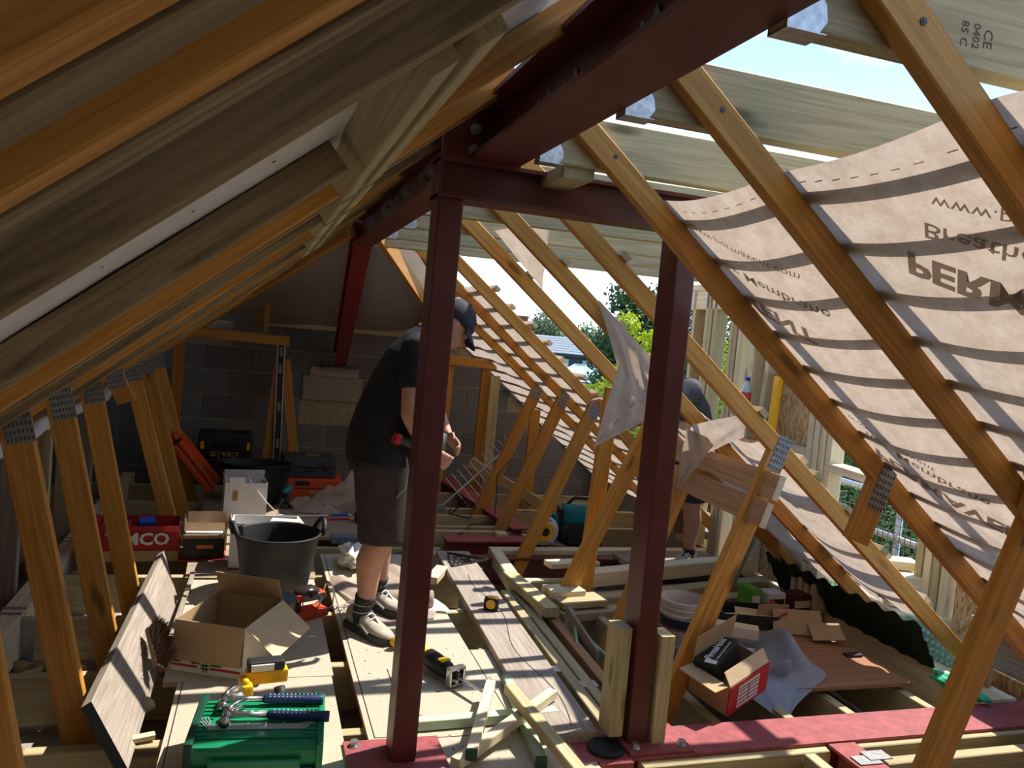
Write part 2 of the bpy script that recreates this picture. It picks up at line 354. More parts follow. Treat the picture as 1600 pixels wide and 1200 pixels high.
for i, Y in enumerate(GY):
    t = thing('roof_truss', 'orange pine ' + LAB[Y], 'roof truss', (APX, Y, 0)); ym = Y+TH/2
    hip = Y > 5.4
    ztop = 2.1-(Y-5.2)*.36 if hip else 9
    # left rafter (its own line: the two slopes do not quite meet)
    yl_ = {.5: .408, 1.1: .985, 1.7: 1.75}.get(Y, Y)+TH/2
    xt = min(APX-.02, (ztop-zl(0, Y))/TT) if hip else APX-.02
    if abs(Y-1.7) < .01:                                  # trimmed round the header
        beam('rafter', (-2.2, yl_, zl(-2.2, Y)+LV/2), (.12, yl_, zl(.12, Y)+LV/2), TH, LD, OR, t)
        beam('rafter', (.265, yl_, zl(.265, Y)+LV/2), (xt, yl_, zl(xt, Y)+LV/2), TH, LD, OR, t)
    else:
        beam('rafter', (-2.2, yl_, zl(-2.2, Y)+LV/2), (xt, yl_, zl(xt, Y)+LV/2), TH, LD, OR, t)
    # right rafter
    Yr = {5.3: 5.0, 5.9: 5.6, 6.5: 6.2}.get(Y, Y); ym = Yr+TH/2
    xt = max(APX+.09, (2.77-(2.1-(Yr-5.2)*.36))/TT) if Yr > 5.2 else APX+.09
    if Y != 4.7: rf = beam('rafter', (xt, ym, zr(xt)+RV/2), (3.62 if Y < 3.2 or Y > 4.5 else 3.5, ym, zr(3.62 if Y < 3.2 or Y > 4.5 else 3.5)+RV/2), TH, RD, OR, t)
    if Y <= 3.6 and Y > .3:
        for xs in ((.86, .99) if Y < 2.5 else (.95,)): screw((xs, Y, zr(xs)+RV*.62), (0, -1, 0), t)
    # webs
    yr_ = ym; ym = Y+TH/2
    if 2.2 < Y < 6.6 and abs(Y-4.7) > .01:
        bx = -.46 if Y < 5 else -.38
        if Y > 2.5: beam('web', (bx, ym-.001, -.20), (-.735, ym-.001, 1.03), TH, .093, OR, t, (1, 0, .2), 0, 0)
        else: beam('web', (bx-.03, ym-.001, -.20), (-.735, ym-.001, 1.03), TH, .093, OR, t, (1, 0, .2))
        nailplate((-.725, Y-.002, 1.035), (1, 0, .25), (-.25, 0, 1), .085, .15, t)
    elif abs(Y-4.7) < .01:
        beam('web', (-.665, ym-.001, .90), (-.735, ym-.001, 1.05), TH, .093, OR, t, (1, 0, .2)); nailplate((-.725, Y-.002, 1.035), (1, 0, .25), (-.25, 0, 1), .085, .13, t)
    if Y in (1.7, 2.9, 3.5, 4.1, 5.3, 5.9, 6.5):
        tx = 2.13 if Y < 4 else 2.18; bb = 1.75 if Y < 5 else 1.78
        if Y == 4.1: tx, bb = 2.16, 1.70
        beam('web', (bb-.06, yr_-.001, -.16), (tx, yr_-.001, zr(tx)+.02), TH, .093, OR, t, (1, 0, -.3))
        nailplate((tx+.005, Yr-.002, zr(tx)+.02), (1, 0, -.35), (.35, 0, 1), .07, .15, t)
    if Y == 2.3:
        beam('web', (2.06, ym-.001, .83), (2.135, ym-.001, zr(2.13)+.02), TH, .093, OR, t, (1, 0, -.3)); nailplate((2.135, Y-.002, zr(2.13)+.0), (1, 0, -.35), (.35, 0, 1), .07, .17, t)
    if Y == 1.7:   # offcut board spiked to the near face
        q = [(2.045, 1.10), (2.075, 1.31), (2.22, 1.56), (2.30, 1.42), (2.165, 1.03), (2.12, .99)]
        MB().prism([(x, z) for x, z in q], 0, .03, frame((0, Y-.003, 0), (1, 0, 0), (0, -1, 0))).build('gusset_board', OR, t)
    if hip or Y > 5:
        beam('ceiling_tie', (-1.6, ym+.04, -.17), (3.0, ym+.04, -.17), TH, .09, CEIL, t)
    elif 2.2 < Y: beam('ceiling_tie', (-1.6, ym+.04, -.20), (1.0, ym+.04, -.20), TH, .09, CEIL, t)
# extra orange rafter near the camera + treated sister rafters on the left slope
t = thing('extra_rafter', 'blurred orange pine rafter with a big round knot at the upper left', 'rafter', (0, .60, 2))
beam('timber', (-2.0, .607, zl(-2, 1)+LV/2), (APX-.03, .607, zl(APX-.03, 1)+LV/2), TH, LD, OR, t)
kx = -.345; MB().cyl((kx, .5885, zl(kx, 1)+.055), (kx, .587, zl(kx, 1)+.055), .011, n=18).build('knot', plain('knot_brown', (.13, .05, .012), .7, 0, 90, .4), t)
SL = {.5: ('blurred grey-brown treated rafter beside the nearest truss', .448), .7: ('blurred treated rafter beside the knotty orange rafter', .628), 1.1: ('wide wavy-grained treated rafter across the upper left', .936),
 1.7: ('treated trimmer rafter ending at the double header', 1.700), 2.3: ('treated sister rafter just past the double header', 2.3385), 2.9: ('third treated sister rafter past the double header', 2.851), 3.5: ('fourth treated sister rafter past the double header', 3.5385),
 4.1: ('fifth treated sister rafter past the double header', 4.051), 4.7: ('sixth treated sister rafter past the double header', 4.7385), 5.3: ('last treated sister rafter before the block wall', 5.251)}
for Y, (lab, y0) in SL.items():
    lo, hi = (-2.1, .66) if abs(Y-1.7) > .01 else (-2.1, .125)
    d = zl(0, Y)-.004
    tag(beam('treated_rafter', (lo, y0+.0235, d+TT*lo+LV/2), (hi, y0+.0235, d+TT*hi+LV/2), .047, LD+.004, TRB), lab, 'rafter')
hs = [(1.03, 1.655), (1.745, 2.25), (2.34, 2.85), (2.94, 3.45), (3.54, 4.05), (4.14, 4.65)]
for i, (a, b) in enumerate(hs):
    if i == 0: b = 2.25
    if i == 1: continue
    for k, xx in enumerate((.155, .215)):
        lab = ('lower' if k == 0 else 'upper')+' timber of the '+('long double header under the ridge' if i == 0 else ['', '', 'second', 'third', 'fourth', 'farthest'][i]+' double nogging row beyond the header')
        tag(beam('header_timber', (xx+.02, a+.004, zl(xx+.02, 2)+LV/2-.012), (xx+.02, b-.004, zl(xx+.02, 2)+LV/2-.012), .045, LD+.02, TR, None, (-SN, 0, CS)), lab, 'header')
# hip rafters and the stud work above the wall
for nm, a, b in (('left', (.50, 5.22, 2.03), (-.60, WY-.06, 1.25)), ('right', (.66, 5.22, 2.03), (1.78, WY-.06, 1.33))):
    tag(beam('hip_rafter', a, b, .038, .11, OR), 'dark orange hip rafter running down to the %s end of the block wall' % nm, 'rafter')
tag(beam('wall_plate', (.05, WY-.05, 1.372), (1.75, WY-.05, 1.372), .075, .09, PALE), 'yellow timber plate on top of the block wall', 'timber plate')
tag(beam('rail', (-.62, WY-.55, 1.235), (.235, WY-.55, 1.215), .045, .085, OR), 'horizontal orange rail in front of the top of the block wall', 'rail')
tag(beam('stud', (.03, WY-.40, 1.22), (.035, WY-.70, 1.80), .04, .05, OR), 'thin orange stud standing on the rail up to the hip membrane', 'stud')
tag(beam('stud', (-.04, WY-.35, 1.3), (-.035, WY-.35, 1.52), .03, .05, OR), 'short orange stub beside the thin stud above the rail', 'stud')
for lab, a, b, w_ in (('upright orange stud under the left end of the rail', (-.655, WY-.50, -.1), (-.65, WY-.50, 1.2), .09), ('upright orange stud under the right end of the rail beside the black level', (.105, WY-.5, -.1), (.175, WY-.5, 1.2), .085)):
    tag(beam('stud', a, b, .04, w_, OR, None, (1, 0, 0)), lab, 'stud')
tag(beam('brace', (.36, WY-.45, .10), (.215, WY-.42, 1.05), .04, .085, OR, None, (1, 0, 0)), 'slanting orange brace behind the black level', 'brace')
tag(beam('stud', (1.30, WY-.5, 1.35), (1.40, WY-.7, 1.60), .04, .06, OR), 'short orange stud above the bent worker by the hip', 'stud')
tag(beam('rail', (1.45, WY-.55, 1.17), (2.12, WY-.55, 1.15), .045, .085, OR), 'short orange rail behind the worker in the cap', 'rail')
for lab, x in (('upright orange stud left of the pair beyond the aerial', 1.66), ('upright orange stud right of the pair beyond the aerial', 2.02)):
    tag(beam('stud', (x, WY-.5, -.1), (x+.02, WY-.5, 1.13), .04, .085, OR, None, (1, 0, 0)), lab, 'stud')
for i, (x, y) in enumerate(((2.10, 7.2), (2.42, 6.9))):
    tag(beam('stud', (x, y, -.1), (x, y, zr(x)), .045, .095, TR if i == 0 else OR, None, (1, 0, 0)), ['greenish treated stud', 'dark orange stud'][i]+' in the far right eaves corner', 'stud')
tag(beam('brace', (1.9, 7.1, .25), (2.6, 6.8, -.1), .045, .095, TR, None, (0, 0, 1)), 'low treated brace lying in the far right eaves', 'brace')
# ---------------------------------------------------------------- membranes
def slope_sheet(name, x0, x1, y0, y1, z0, sag, mat, ny, nx, edge=None, sgn=-1, bays=GY):
    def fn(u, v):
        y = y0+(y1-y0)*u; x = x0+(x1-x0)*v
        if edge: x = edge(u, v, x)
        k = max([g for g in bays if g <= y+1e-6], default=bays[0]); f = min(1, max(0, (y-k)/.6)); s = sag*math.sin(math.pi*f)
        s += .006*math.sin(x*9+y*4)*math.sin(math.pi*f)
        z = z0+sgn*TT*x
        return (x-sgn*s*SN*0-s*SN*(1 if sgn < 0 else -1), y, z-s*CS)
    return MB().grid(fn, ny, nx).build(name, mat, None, M.Identity(4), True)
ZM = 2.77+RV+.004
wlm = tag(slope_sheet('ceiling_membrane_left', -2.3, .6, -1.2, WY+.05, 1.64+LV+.004, .004, MEMBW, 60, 30, lambda u, v, x: -2.3+(x+2.3)*(1 if u < .72 else 1-(u-.72)*1.55), 1), 'white membrane lining the left roof slope', None, None, 'structure')
for (x_, y_) in ((-.27, 1.55), (-.13, 1.55), (.0, 1.55), (.12, 1.52)):
    MB().box(-.001, .001, -.011, .011, -.001, .001, frame((x_, y_, 1.64+LV+.001+TT*x_-.003), (1, .25, TT), (0, 0, 1))).build('staple', DARKM, wlm)
TILE = plain('roof_tile', (.12, .07, .055), .9, 0, 14, .3, .3)
tag(MB().grid(lambda u, v: (-2.4+3.05*v, -1.4+8.9*u, 1.64+RV+.10+TT*(-2.4+3.05*v)), 4, 4).build('roof_left', TILE, None, None, False, .03), 'tiled outside of the left roof slope', None, None, 'structure')
def bat_x(k): return 1.245+.1285*k
BAT = PALE
def battens(y0, y1, ks, label, wob=0):
    for k in ks:
        x = bat_x(k); z = 2.77+RV-TT*x
        p = V((x, 0, z))+V((SN, 0, CS))*.016
        tag(beam('roof_batten', (p.x, y0+R_.uniform(-wob, wob), p.z), (p.x, y1+R_.uniform(-wob, wob), p.z), .04, .022, BAT, None, (SN, 0, CS)), label(k), 'batten', 'battens over the right membrane' if y0 < 2 else 'battens over the far membrane')
def edge1(u, v, x):
    return x if v > .02 else x+.02*math.sin(u*9)
mem = tag(slope_sheet('roof_membrane', 1.16, 3.42, -1.3, 2.335, ZM, .03, MEMB, 96, 50, edge1), 'pinkish breather membrane sagging between the right rafters with printed lettering', 'membrane')
def blab(k): return 'grey-shadowed batten over the big printed membrane, number %s from its top edge' % ['one', 'two', 'three', 'four', 'five', 'six', 'seven', 'eight', 'nine', 'ten', 'eleven', 'twelve', 'thirteen', 'fourteen', 'fifteen', 'sixteen', 'seventeen', 'eighteen'][k]
battens(-1.3, 2.36, range(0, 17), blab, .012)
# lower strip between the 2.3 and 3.5 trusses
def edge2(u, v, x):
    if v < .03: x += .05*math.sin(u*11)+.08*u
    if v > .97: x += .05*math.sin(u*23)+.03*math.sin(u*51)
    return x
mem2 = tag(slope_sheet('roof_membrane', 2.10, 3.12, 2.94, 4.12, ZM, .05, MEMB, 40, 30, edge2), 'lower strip of pinkish membrane behind the sloping webs on the right', 'membrane')
for k in (8, 10, 12, 14):
    x = bat_x(k); z = ZM-TT*x
    tag(beam('roof_batten', (x+.012, 2.93, z+.016), (x+.012, 4.05+.03*(k % 3), z+.016), .04, .022, BAT, None, (SN, 0, CS)), 'roof batten over the lower membrane strip, %s one down' % {8: 'first', 10: 'second', 12: 'third', 14: 'fourth'}[k], 'batten')
mem3 = tag(slope_sheet('roof_membrane', 1.35, 3.62, 5.04, WY+.04, ZM, .015, MEMB, 40, 30), 'far battened membrane on the right slope near the block wall', 'membrane')
for k in range(1, 17):
    x = bat_x(k)+.03; z = ZM-TT*x
    tag(beam('roof_batten', (x+.012, 4.92+.05*((k*7) % 3), z+.016), (x+.012, WY, z+.016), .042, .024, BAT, None, (SN, 0, CS)), 'batten on the far right roof slope, %s down from the ridge' % (ORD[k-1] if k > 1 and k <= 12 else ('first' if k == 1 else 'number '+['thirteen', 'fourteen', 'fifteen', 'sixteen'][k-13])), 'batten', 'battens over the far membrane')
# sawn batten stubs left on the bare rafters
for j, (Y, xs) in enumerate(((2.9, (1.32, 1.50, 2.02, 2.34, 2.52, 2.74)), (3.5, (1.30, 1.62, 1.80)), (4.1, (1.34,)))):
    for m_, x in enumerate(xs):
        z = 2.77+RV-TT*x; p = V((x, Y+.02, z))+V((SN, 0, CS))*.012
        tag(beam('batten_stub', (p.x, Y-.012+.01*(m_ % 2), p.z), (p.x, Y+.06, p.z), .045, .025, TR, None, (SN, 0, CS)), 'sawn-off batten stub, %s from the top on the %s' % (ORD[m_] if m_ else 'first', ['truss just behind the portal', 'truss with the torn flap', 'truss by the prop'][j]), 'batten stub')
# hip membrane
def hipf(u, v):
    y = 5.25+(WY+.05-5.25)*v; xl = .45-(y-5.25)*.55; xr = .72+(y-5.25)*.5
    x = xl+(xr-xl)*u; z = 2.20-(y-5.25)*.335
    f = abs(math.sin(math.pi*2*u)); z -= .05*f*math.sin(math.pi*v)+.025*math.sin(5*v+7*u)*f
    return (x, y, z)
tag(MB().grid(hipf, 36, 24).build('hip_membrane', MEMBH, None, None, True), 'drooping pinkish grey membrane closing the hip above the block wall', 'membrane')
tag(MB().add([(-1.6, WY+.2, 1.42), (1.95, WY+.2, 1.42), (.70, 5.2, 2.36), (.5, 5.2, 2.36)], [(0, 1, 2, 3)]).build('roof_hip', TILE, None, None, False, .03), 'tiled outside of the small hip', None, None, 'structure')
# printed words on the membrane, laid askew; they read true from outside
def slope_text(t, x, y, size, parent, bold=0, sx=1, sag=.03, th=32):
    c_, s_ = math.cos(math.radians(th)), math.sin(math.radians(th)); dn = V((CS, 0, -SN)); ay = V((0, -1, 0)); nn = V((SN, 0, CS))
    ex = ay*c_+dn*s_; ey = dn*c_-ay*s_; p0 = V((x, y, ZM-TT*x))
    o = text(t, 'printed_word', PRINT, size, M.Identity(4), parent, sx, bold, 0, 'LEFT')
    for q in o.data.vertices:
        w_ = p0+ex*q.co.x+ey*q.co.y; kk = max([g for g in GY if g <= w_.y], default=GY[0]); ff = min(1, max(0, (w_.y-kk)/.6))
        q.co = w_-nn*((sag+.006*math.sin(w_.x*9+w_.y*4))*math.sin(math.pi*ff)+.0035)
for (x, y, t, sz, b_) in ((1.285, 1.33, 'www.permavent.com', .05, 0), (1.335, 1.395, 'Breather Membrane', .066, .0006), (1.40, 1.50, 'PERMAVENT', .105, .004), (1.245, 2.26, 'www.permavent.com', .045, 0), (1.36, 2.27, 'her Membrane', .066, .0006), (1.50, 2.31, 'VENT', .105, .004),
   (1.93, 2.27, 'www.permavent', .045, 0), (1.99, 2.24, 'her Membrane', .066, .0006), (2.08, 2.29, 'PERMAVENT', .1, .004)):
    slope_text(t, x, y, sz, mem, b_, 1.1)
for Y in (1.5, 1.0, .5, 2.0):
    for i in range(8): MB().box(-.012, .012, -.0012, .0012, -.0005, .0005, frame((1.20, Y+.06*i-.2, ZM-TT*1.20-.025*abs(math.sin(math.pi*((Y+.06*i-.2-.5)/.6)))-.006), (0, 1, 0), (SN, 0, CS))).build('stitch_mark', PRINT, mem)
# ---------------------------------------------------------------- floor joists
JZ = -.022
jy = [2.22, 2.82, 3.40, 4.01, 4.62, 5.20, 5.80, 6.39, 7.0]
for i, y in enumerate(jy):
    x1 = 1.24 if y > 2.5 else .3
    if y > 5.5: x1 = 3.25
    x0 = -.93 if y < 6.2 else -1.2
    lab = 'treated floor joist crossing under the boards, %s from the camera' % (ORD[i] if i else 'nearest')
    j = thing('floor_joist', lab.replace('nearest from', 'nearest to'), 'joist', (x0, y, JZ-.195), 'floor joists')
    beam('timber', (x0, y, JZ-.0975), (x1, y, JZ-.0975), .047, .195, TR, j)
    if y < 6:   # hanger at the ring beam
        h = MB(); h.box(x0-.002, x0+.05, y-.027, y-.0245, JZ-.2, JZ+.0); h.box(x0-.002, x0+.05, y+.0245, y+.027, JZ-.2, JZ); h.box(x0-.002, x0+.05, y-.027, y+.027, JZ-.2, JZ-.197)
        h.box(x0-.004, x0-.001, y-.055, y+.055, JZ-.12, JZ+.012); h.build('joist_hanger', ZINC, j)
rg = thing('ring_beam', 'pale double timber beam with strap hangers along the left eaves', 'timber beam', (-1.0, 4, -.2))
beam('timber', (-.955, 2.0, -.09), (-.955, 7.3, -.09), .047, .2, PALE, rg); beam('timber', (-1.003, 2.0, -.088), (-1.003, 7.3, -.088), .047, .2, PALE, rg)
for y in (2.82, 3.40, 4.01, 4.62, 5.2):
    b = MB()
    for s_ in (-.036, .036): b.box(-1.03, -.93, y+s_-.012, y+s_+.012, .0125, .015); b.box(-.9315, -.9295, y+s_-.012, y+s_+.012, -.17, .015)
    b.build('strap', ZINC, rg)
for i, (y, x) in enumerate(((2.55, -1.09), (3.12, -1.09), (3.72, -1.09), (4.32, -1.09), (4.92, -1.10), (5.5, -1.1), (6.1, -1.1))):
    tag(beam('eaves_stud', (x, y, -.1), (x, y, zl(x)+.02), .047, .095, TR if i % 3 else OLD, None, (1, 0, 0)), 'tall treated stud in the left eaves, %s the camera' % ('nearest' if i == 0 else ORD[i]+' from'), 'stud', 'studs in the left eaves')
tag(MB().box(-2.4, 3.7, -1.75, -1.6, -.5, 2.3).build('wall_light_stop', MATS['concrete_block']), 'unseen block wall added behind the camera to shut out rear light', None, None, 'structure')  # added out of view to cut the blue sky fill from the rear
tag(MB().box(3.42, 3.5, 4.6, WY, -.5, .06).build('wall_right', MATS['concrete_block']), 'low eaves wall at the far right', None, None, 'structure')
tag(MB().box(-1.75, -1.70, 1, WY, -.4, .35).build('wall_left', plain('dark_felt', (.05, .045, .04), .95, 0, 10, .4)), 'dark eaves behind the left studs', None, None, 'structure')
tag(MB().tube([(-1.03+.012*math.sin(k*2.1), 2.4+.2*k, zl(-1.03)-.035+.012*math.sin(k*1.3)) for k in range(23)], [.036+.006*math.sin(k*1.7) for k in range(23)], 10).build('membrane_roll', MEMBW, None, None, True), 'white rolled membrane edge along the left eaves above the studs', 'membrane roll')
tag(MB().box(-1.69, -1.25, 2.0, 7.0, -.16, -.05, None, .02).build('eaves_insulation', plain('loose_wool', (.42, .30, .17), 1, 0, 22, .4, .6)), 'yellow insulation wool in the left eaves', 'insulation')
# right bay joists that run away from the camera
for i, (x, y0, y1, m_) in enumerate(((1.845, 2.68, 4.3, TR), (2.19, 2.68, 4.3, TR), (2.50, 2.68, 4.3, TR), (2.93, 2.68, 4.2, TR), (3.26, 2.68, 4.4, PALE))):
    tag(beam('floor_joist', (x, y0, JZ-.0975), (x+.01, y1, JZ-.0975), .047, .195, m_), 'floor joist running away under the right-hand clutter, %s from the right post' % (ORD[i] if i else 'first'), 'joist', 'joists of the right bay')
for i, (x, lab) in enumerate(((1.405, 'inner timber of the joist pair right of the scaffold board'), (1.465, 'middle timber of the joist pair right of the scaffold board'), (1.55, 'brown outer joist right of the scaffold board'))):
    tag(beam('floor_joist', (x-.03, 2.72, JZ-.08), (x+.03, 4.32 if i < 2 else 4.0, JZ-.08), .052, .17, TR if i < 2 else CEIL), lab, 'joist')
for k, (x, y) in enumerate(((1.355, 3.26), (1.435, 3.10), (1.33, 4.1), (1.36, 4.75))):
    tag(MB().box(x-.04, x+.05, y-.03, y+.03, JZ+.001, JZ+.004).box(x-.04, x-.037, y-.03, y+.03, JZ-.14, JZ+.004).build('joist_hanger', ZINC), 'galvanised joist hanger top lying %s' % ['beside the scaffold board, farther of two', 'beside the scaffold board, nearer of two', 'by the loose timber offcut', 'at the far end of the trimmer'][k], 'joist hanger')
for i, (a, b, lab, m_) in enumerate((((1.38, 2.455, -.11), (2.17, 2.463, -.11), 'sunlit joist against the near side of the pink floor beam', TR), ((2.31, 2.47, -.11), (3.6, 2.485, -.11), 'joist right of the steel stub, against the pink floor beam', TR),
   ((2.31, 2.345, -.11), (3.6, 2.36, -.11), 'second joist in the bottom right corner', TR), ((1.0, 2.18, -.11), (2.17, 2.20, -.11), 'low joist along the bottom edge left of the steel stub', TR), ((2.07, 2.22, -.11), (2.07, 2.43, -.11), 'short cross nogging beside the steel stub', TR))):
    tag(beam('floor_joist', a, b, .05, .19, m_), lab, 'joist')
# trimmers round the far opening
for a, b, lab in (((1.57, 5.13, -.045), (3.3, 5.15, -.045), 'long pale trimmer across the back of the far floor opening'), ((1.60, 5.08, -.04), (1.545, 4.47, -.04), 'pale trimmer along the left side of the far floor opening'),
   ((1.60, 4.47, -.05), (2.05, 4.46, -.05), 'pale trimmer along the front of the far floor opening')):
    tag(beam('trimmer', a, b, .08, .09, PALE), lab, 'trimmer')
for i, (y, x0, x1) in enumerate(((5.62, 1.15, 2.1), (6.1, 1.28, 2.0))):
    tag(beam('nogging', (x0, y, -.06), (x1, y, -.06), .047, .1, TR), 'nogging between the far joists, %s' % ['nearer of two', 'farther of two'][i], 'nogging')
# ---------------------------------------------------------------- chipboard and boards
def sheet(label, poly, z0=-.022, z1=0, mat=CHIP, cat='chipboard', groove=None, name='chipboard_sheet', edge=CHIPE):
    t = thing(name, label, cat, (poly[0][0], poly[0][1], z0))
    MB().prism(poly, z1-.002, z1).build('face', mat, t); MB().prism(poly, z0, z1-.002).build('board_edge', edge, t)
    for (a, b) in groove or []: MB().bar((*a, z1+.0004), (*b, z1+.0004), .004, .0008).build('tongue_line', DARKM, t)
    return t
sheet('chipboard sheet under the green case in the left foreground', [(-.232, 1.6), (.367, 1.6), (.367, 3.235), (-.215, 3.235)], groove=[((-.212, 1.6), (-.197, 3.235))])
sheet('chipboard sheet under the open cardboard box', [(-.27, 3.24), (.375, 3.24), (.37, 4.48), (-.265, 4.48)])
sheet('large sunlit chipboard sheet under the standing worker', [(.452, 2.70), (1.0, 2.70), (1.0, 4.0), (.98, 4.0), (.98, 4.97), (.435, 4.97)], groove=[((.474, 2.72), (.457, 4.95)), ((.474, 2.72), (.60, 2.72)), ((.60, 3.05), (.60, 3.28)), ((.66, 3.05), (.95, 3.05))])
sheet('chipboard sheet under the scattered timber offcuts', [(.657, 1.6), (1.21, 1.6), (1.21, 3.455), (1.0, 3.455), (1.0, 2.695), (.64, 2.695)], z0=-.023, z1=-.0005, groove=[((.675, 1.6), (.66, 2.69)), ((1.003, 2.70), (1.003, 3.45))])
HARD = plain('dusty_hardboard', (.30, .23, .16), .85, 0, 20, .2, .1)
sheet('brown dusty board under the boxes at the far end', [(-.30, 5.40), (1.02, 5.32), (1.05, 6.7), (-.34, 6.8)], z0=-.018, z1=.004, mat=HARD, cat='board', name='floor_board')
sheet('small brown board under the fixings boxes', [(-.30, 4.52), (.38, 4.50), (.40, 5.36), (-.33, 5.38)], z0=-.021, z1=-.001, mat=HARD, cat='board', name='floor_board')
sheet('narrow pale board beside the left post foot', [(1.03, 4.98), (1.20, 4.98), (1.02, 5.9), (.98, 5.9)], z0=-.02, z1=.002, cat='board', name='floor_board')
sb = thing('scaffold_board', 'long weathered scaffold board laid along the middle of the floor', 'scaffold board', (1.2, 3.7, 0))
beam('plank', (1.165, 2.60, .018), (1.26, 4.93, .018), .215, .036, OLD, sb)
crk = MB()
for k in range(24):
    y = 2.65+k*.075; x = 1.165+.0408*(y-2.6)+.03*math.sin(k*.5)+.02
    crk.bar((x, y, .0365), (x+.03*(math.sin((k+1)*.5)-math.sin(k*.5))+.003, y+.077, .0365), .004, .001)
crk.build('crack', DARKM, sb)
# ---------------------------------------------------------------- dormer: flat-roof joists, front wall
for i, Y in enumerate((1.1, 1.7, 2.3, 2.9, 3.5, 4.1, 4.7, 5.3)):
    y = Y+TH+.024; x0 = .76 if Y < 2.4 else .645
    j = thing('flat_roof_joist', 'pale treated flat-roof joist hung from the ridge steel, %s the camera' % ('nearest' if i == 0 else ORD[i]+' from'), 'joist', (x0, y, 1.98), 'flat roof joists')
    dz = 0 if Y < 2.4 else -.035
    beam('timber', (x0, y, 2.055+dz), (3.35, y, 2.055+dz*.3), .047, .15, TR if i != 2 else TR, j)
    h = MB(); zb = 1.978+dz
    for s_ in (-.0255, .0255): h.prism([(0, 0), (.062, 0), (.075, .02), (.07, .045), (.055, .065), (.02, .075), (0, .075)], -.001, .001, frame((x0, y+s_, zb), (1, 0, 0), (0, -1, 0)))
    h.box(x0, x0+.075, y-.0265, y+.0265, zb-.002, zb); h.build('joist_hanger', ZINC, j)
    if i == 0:
        for k, (tx, sz) in enumerate((('CE', .028), ('0402', .022), ('85 C', .022))): text(tx, 'stamp', INK, sz, frame((1.165-.026*k, y-.0238, 2.035), (0, 0, -1), (0, -1, 0)), j)
tag(beam('nogging', (.90, 2.36, 1.968), (.90, 2.20+.6, 1.968), .10, .045, TR), 'wooden packer block sitting on the portal beam', 'packer')
FX = 3.15
tag(beam('top_plate', (FX+.05, 1.8, 1.935), (FX+.05, 5.75, 1.935), .095, .047, PALE), 'top plate of the dormer front wall', 'timber plate')
tag(beam('header_timber', (FX+.05, 4.2, 1.84), (FX+.05, 5.7, 1.84), .095, .14, PALE), 'lintel under the dormer top plate', 'lintel')
st = [(5.52, 'dormer stud by the far OSB strip, farthest of all'), (5.33, 'first of the stud trio left of the narrow window'), (5.28, 'second of the stud trio left of the narrow window'), (5.215, 'third of the stud trio left of the narrow window'),
 (4.98, 'first dormer stud right of the narrow window'), (4.93, 'second dormer stud right of the narrow window'), (4.87, 'third dormer stud right of the narrow window'), (4.70, 'dormer stud behind the water bottle'), (4.52, 'dormer stud between the bottle and the yellow level'),
 (4.02, 'first stud of the bundle left of the wide window'), (3.96, 'second stud of the bundle left of the wide window'), (3.90, 'third stud of the bundle left of the wide window'), (3.84, 'fourth stud of the bundle left of the wide window')]
for y, lab in st: tag(beam('dormer_stud', (FX+.05, y, .02), (FX+.05, y, 1.91), .045, .095, TR if y > 4.9 else PALE, None, (1, 0, 0)), lab, 'stud')
for i, y in enumerate((3.50, 3.44, 3.38, 3.32)):
    tag(beam('dormer_stud', (3.60, y, -.12), (3.60, y, .75), .05, .095, PALE if i % 2 else TR, None, (1, 0, 0)), 'short stud of the bundle by the near OSB, %s from the wide window' % (ORD[i] if i else 'first'), 'stud')
for y0, y1, z0, z1, lab in ((4.05, 4.72, .02, 1.9, 'OSB sheet of the dormer wall behind the yellow level'), (5.32, 5.62, .02, 1.9, 'narrow OSB strip at the far dormer corner'), ):
    tag(MB().box(FX+.105, FX+.118, y0, y1, z0, z1).build('osb_sheet', OSB), lab, 'osb sheet')
for a, b, w_, h_, lab, m_ in (((FX+.05, 4.05, .90), (FX+.05, 4.52, .90), .095, .045, 'pale nogging below the yellow level', PALE), ((FX+.04, 3.1, .84), (FX+.04, 3.83, .86), .12, .045, 'pale window sill timber of the wide dormer opening', PALE),
   ((FX-.02, 4.55, .05), (FX+.02, 4.48, 1.35), .05, .09, 'greenish strut leaning beside the water bottle', TR), ((FX-.25, 4.32, .02), (FX-.05, 4.20, .75), .05, .09, 'grey-green timber leaning against the dormer wall below the level', GRN)):
    tag(beam('timber', a, b, w_, h_, m_, None, (0, 0, 1) if abs(a[2]-b[2]) < .2 else (1, 0, 0)), lab, 'timber')
PL = plain('pale_teal_treated', (.33, .43, .40), .8, 0, 15, .2)
tag(MB().box(3.60, 3.615, 2.62, 3.28, -.12, .45).build('osb_sheet', OSB), 'OSB sheet low on the near dormer wall', 'osb sheet')
tag(beam('eaves_plate', (FX+.16, 1.2, .33), (FX+.16, 2.85, .33), .14, .03, PL), 'pale teal plate on the near dormer sill at the right edge', 'timber plate')
tag(beam('eaves_plate', (FX+.22, 1.2, .21), (FX+.22, 2.85, .21), .047, .20, OLD), 'weathered board under the pale teal plate', 'board')
tag(MB().box(FX+.30, FX+.32, 1.2, 4.3, -.3, .06).build('osb_sheet', OSB), 'OSB strip at the right eaves below the plate', 'osb sheet')
tag(beam('eaves_plate', (FX+.17, 2.7, -.02), (FX+.17, 5.6, -.02), .16, .05, PALE), 'sunlit pale wall plate at the right eaves', 'timber plate')
tag(MB().tube([(FX+.36, 1.4, .03), (FX+.36, 3.0, .04), (FX+.36, 5.5, .035)], .022, 10).build('gutter_pipe', BLACKP), 'black pipe lying along the right eaves', 'pipe')
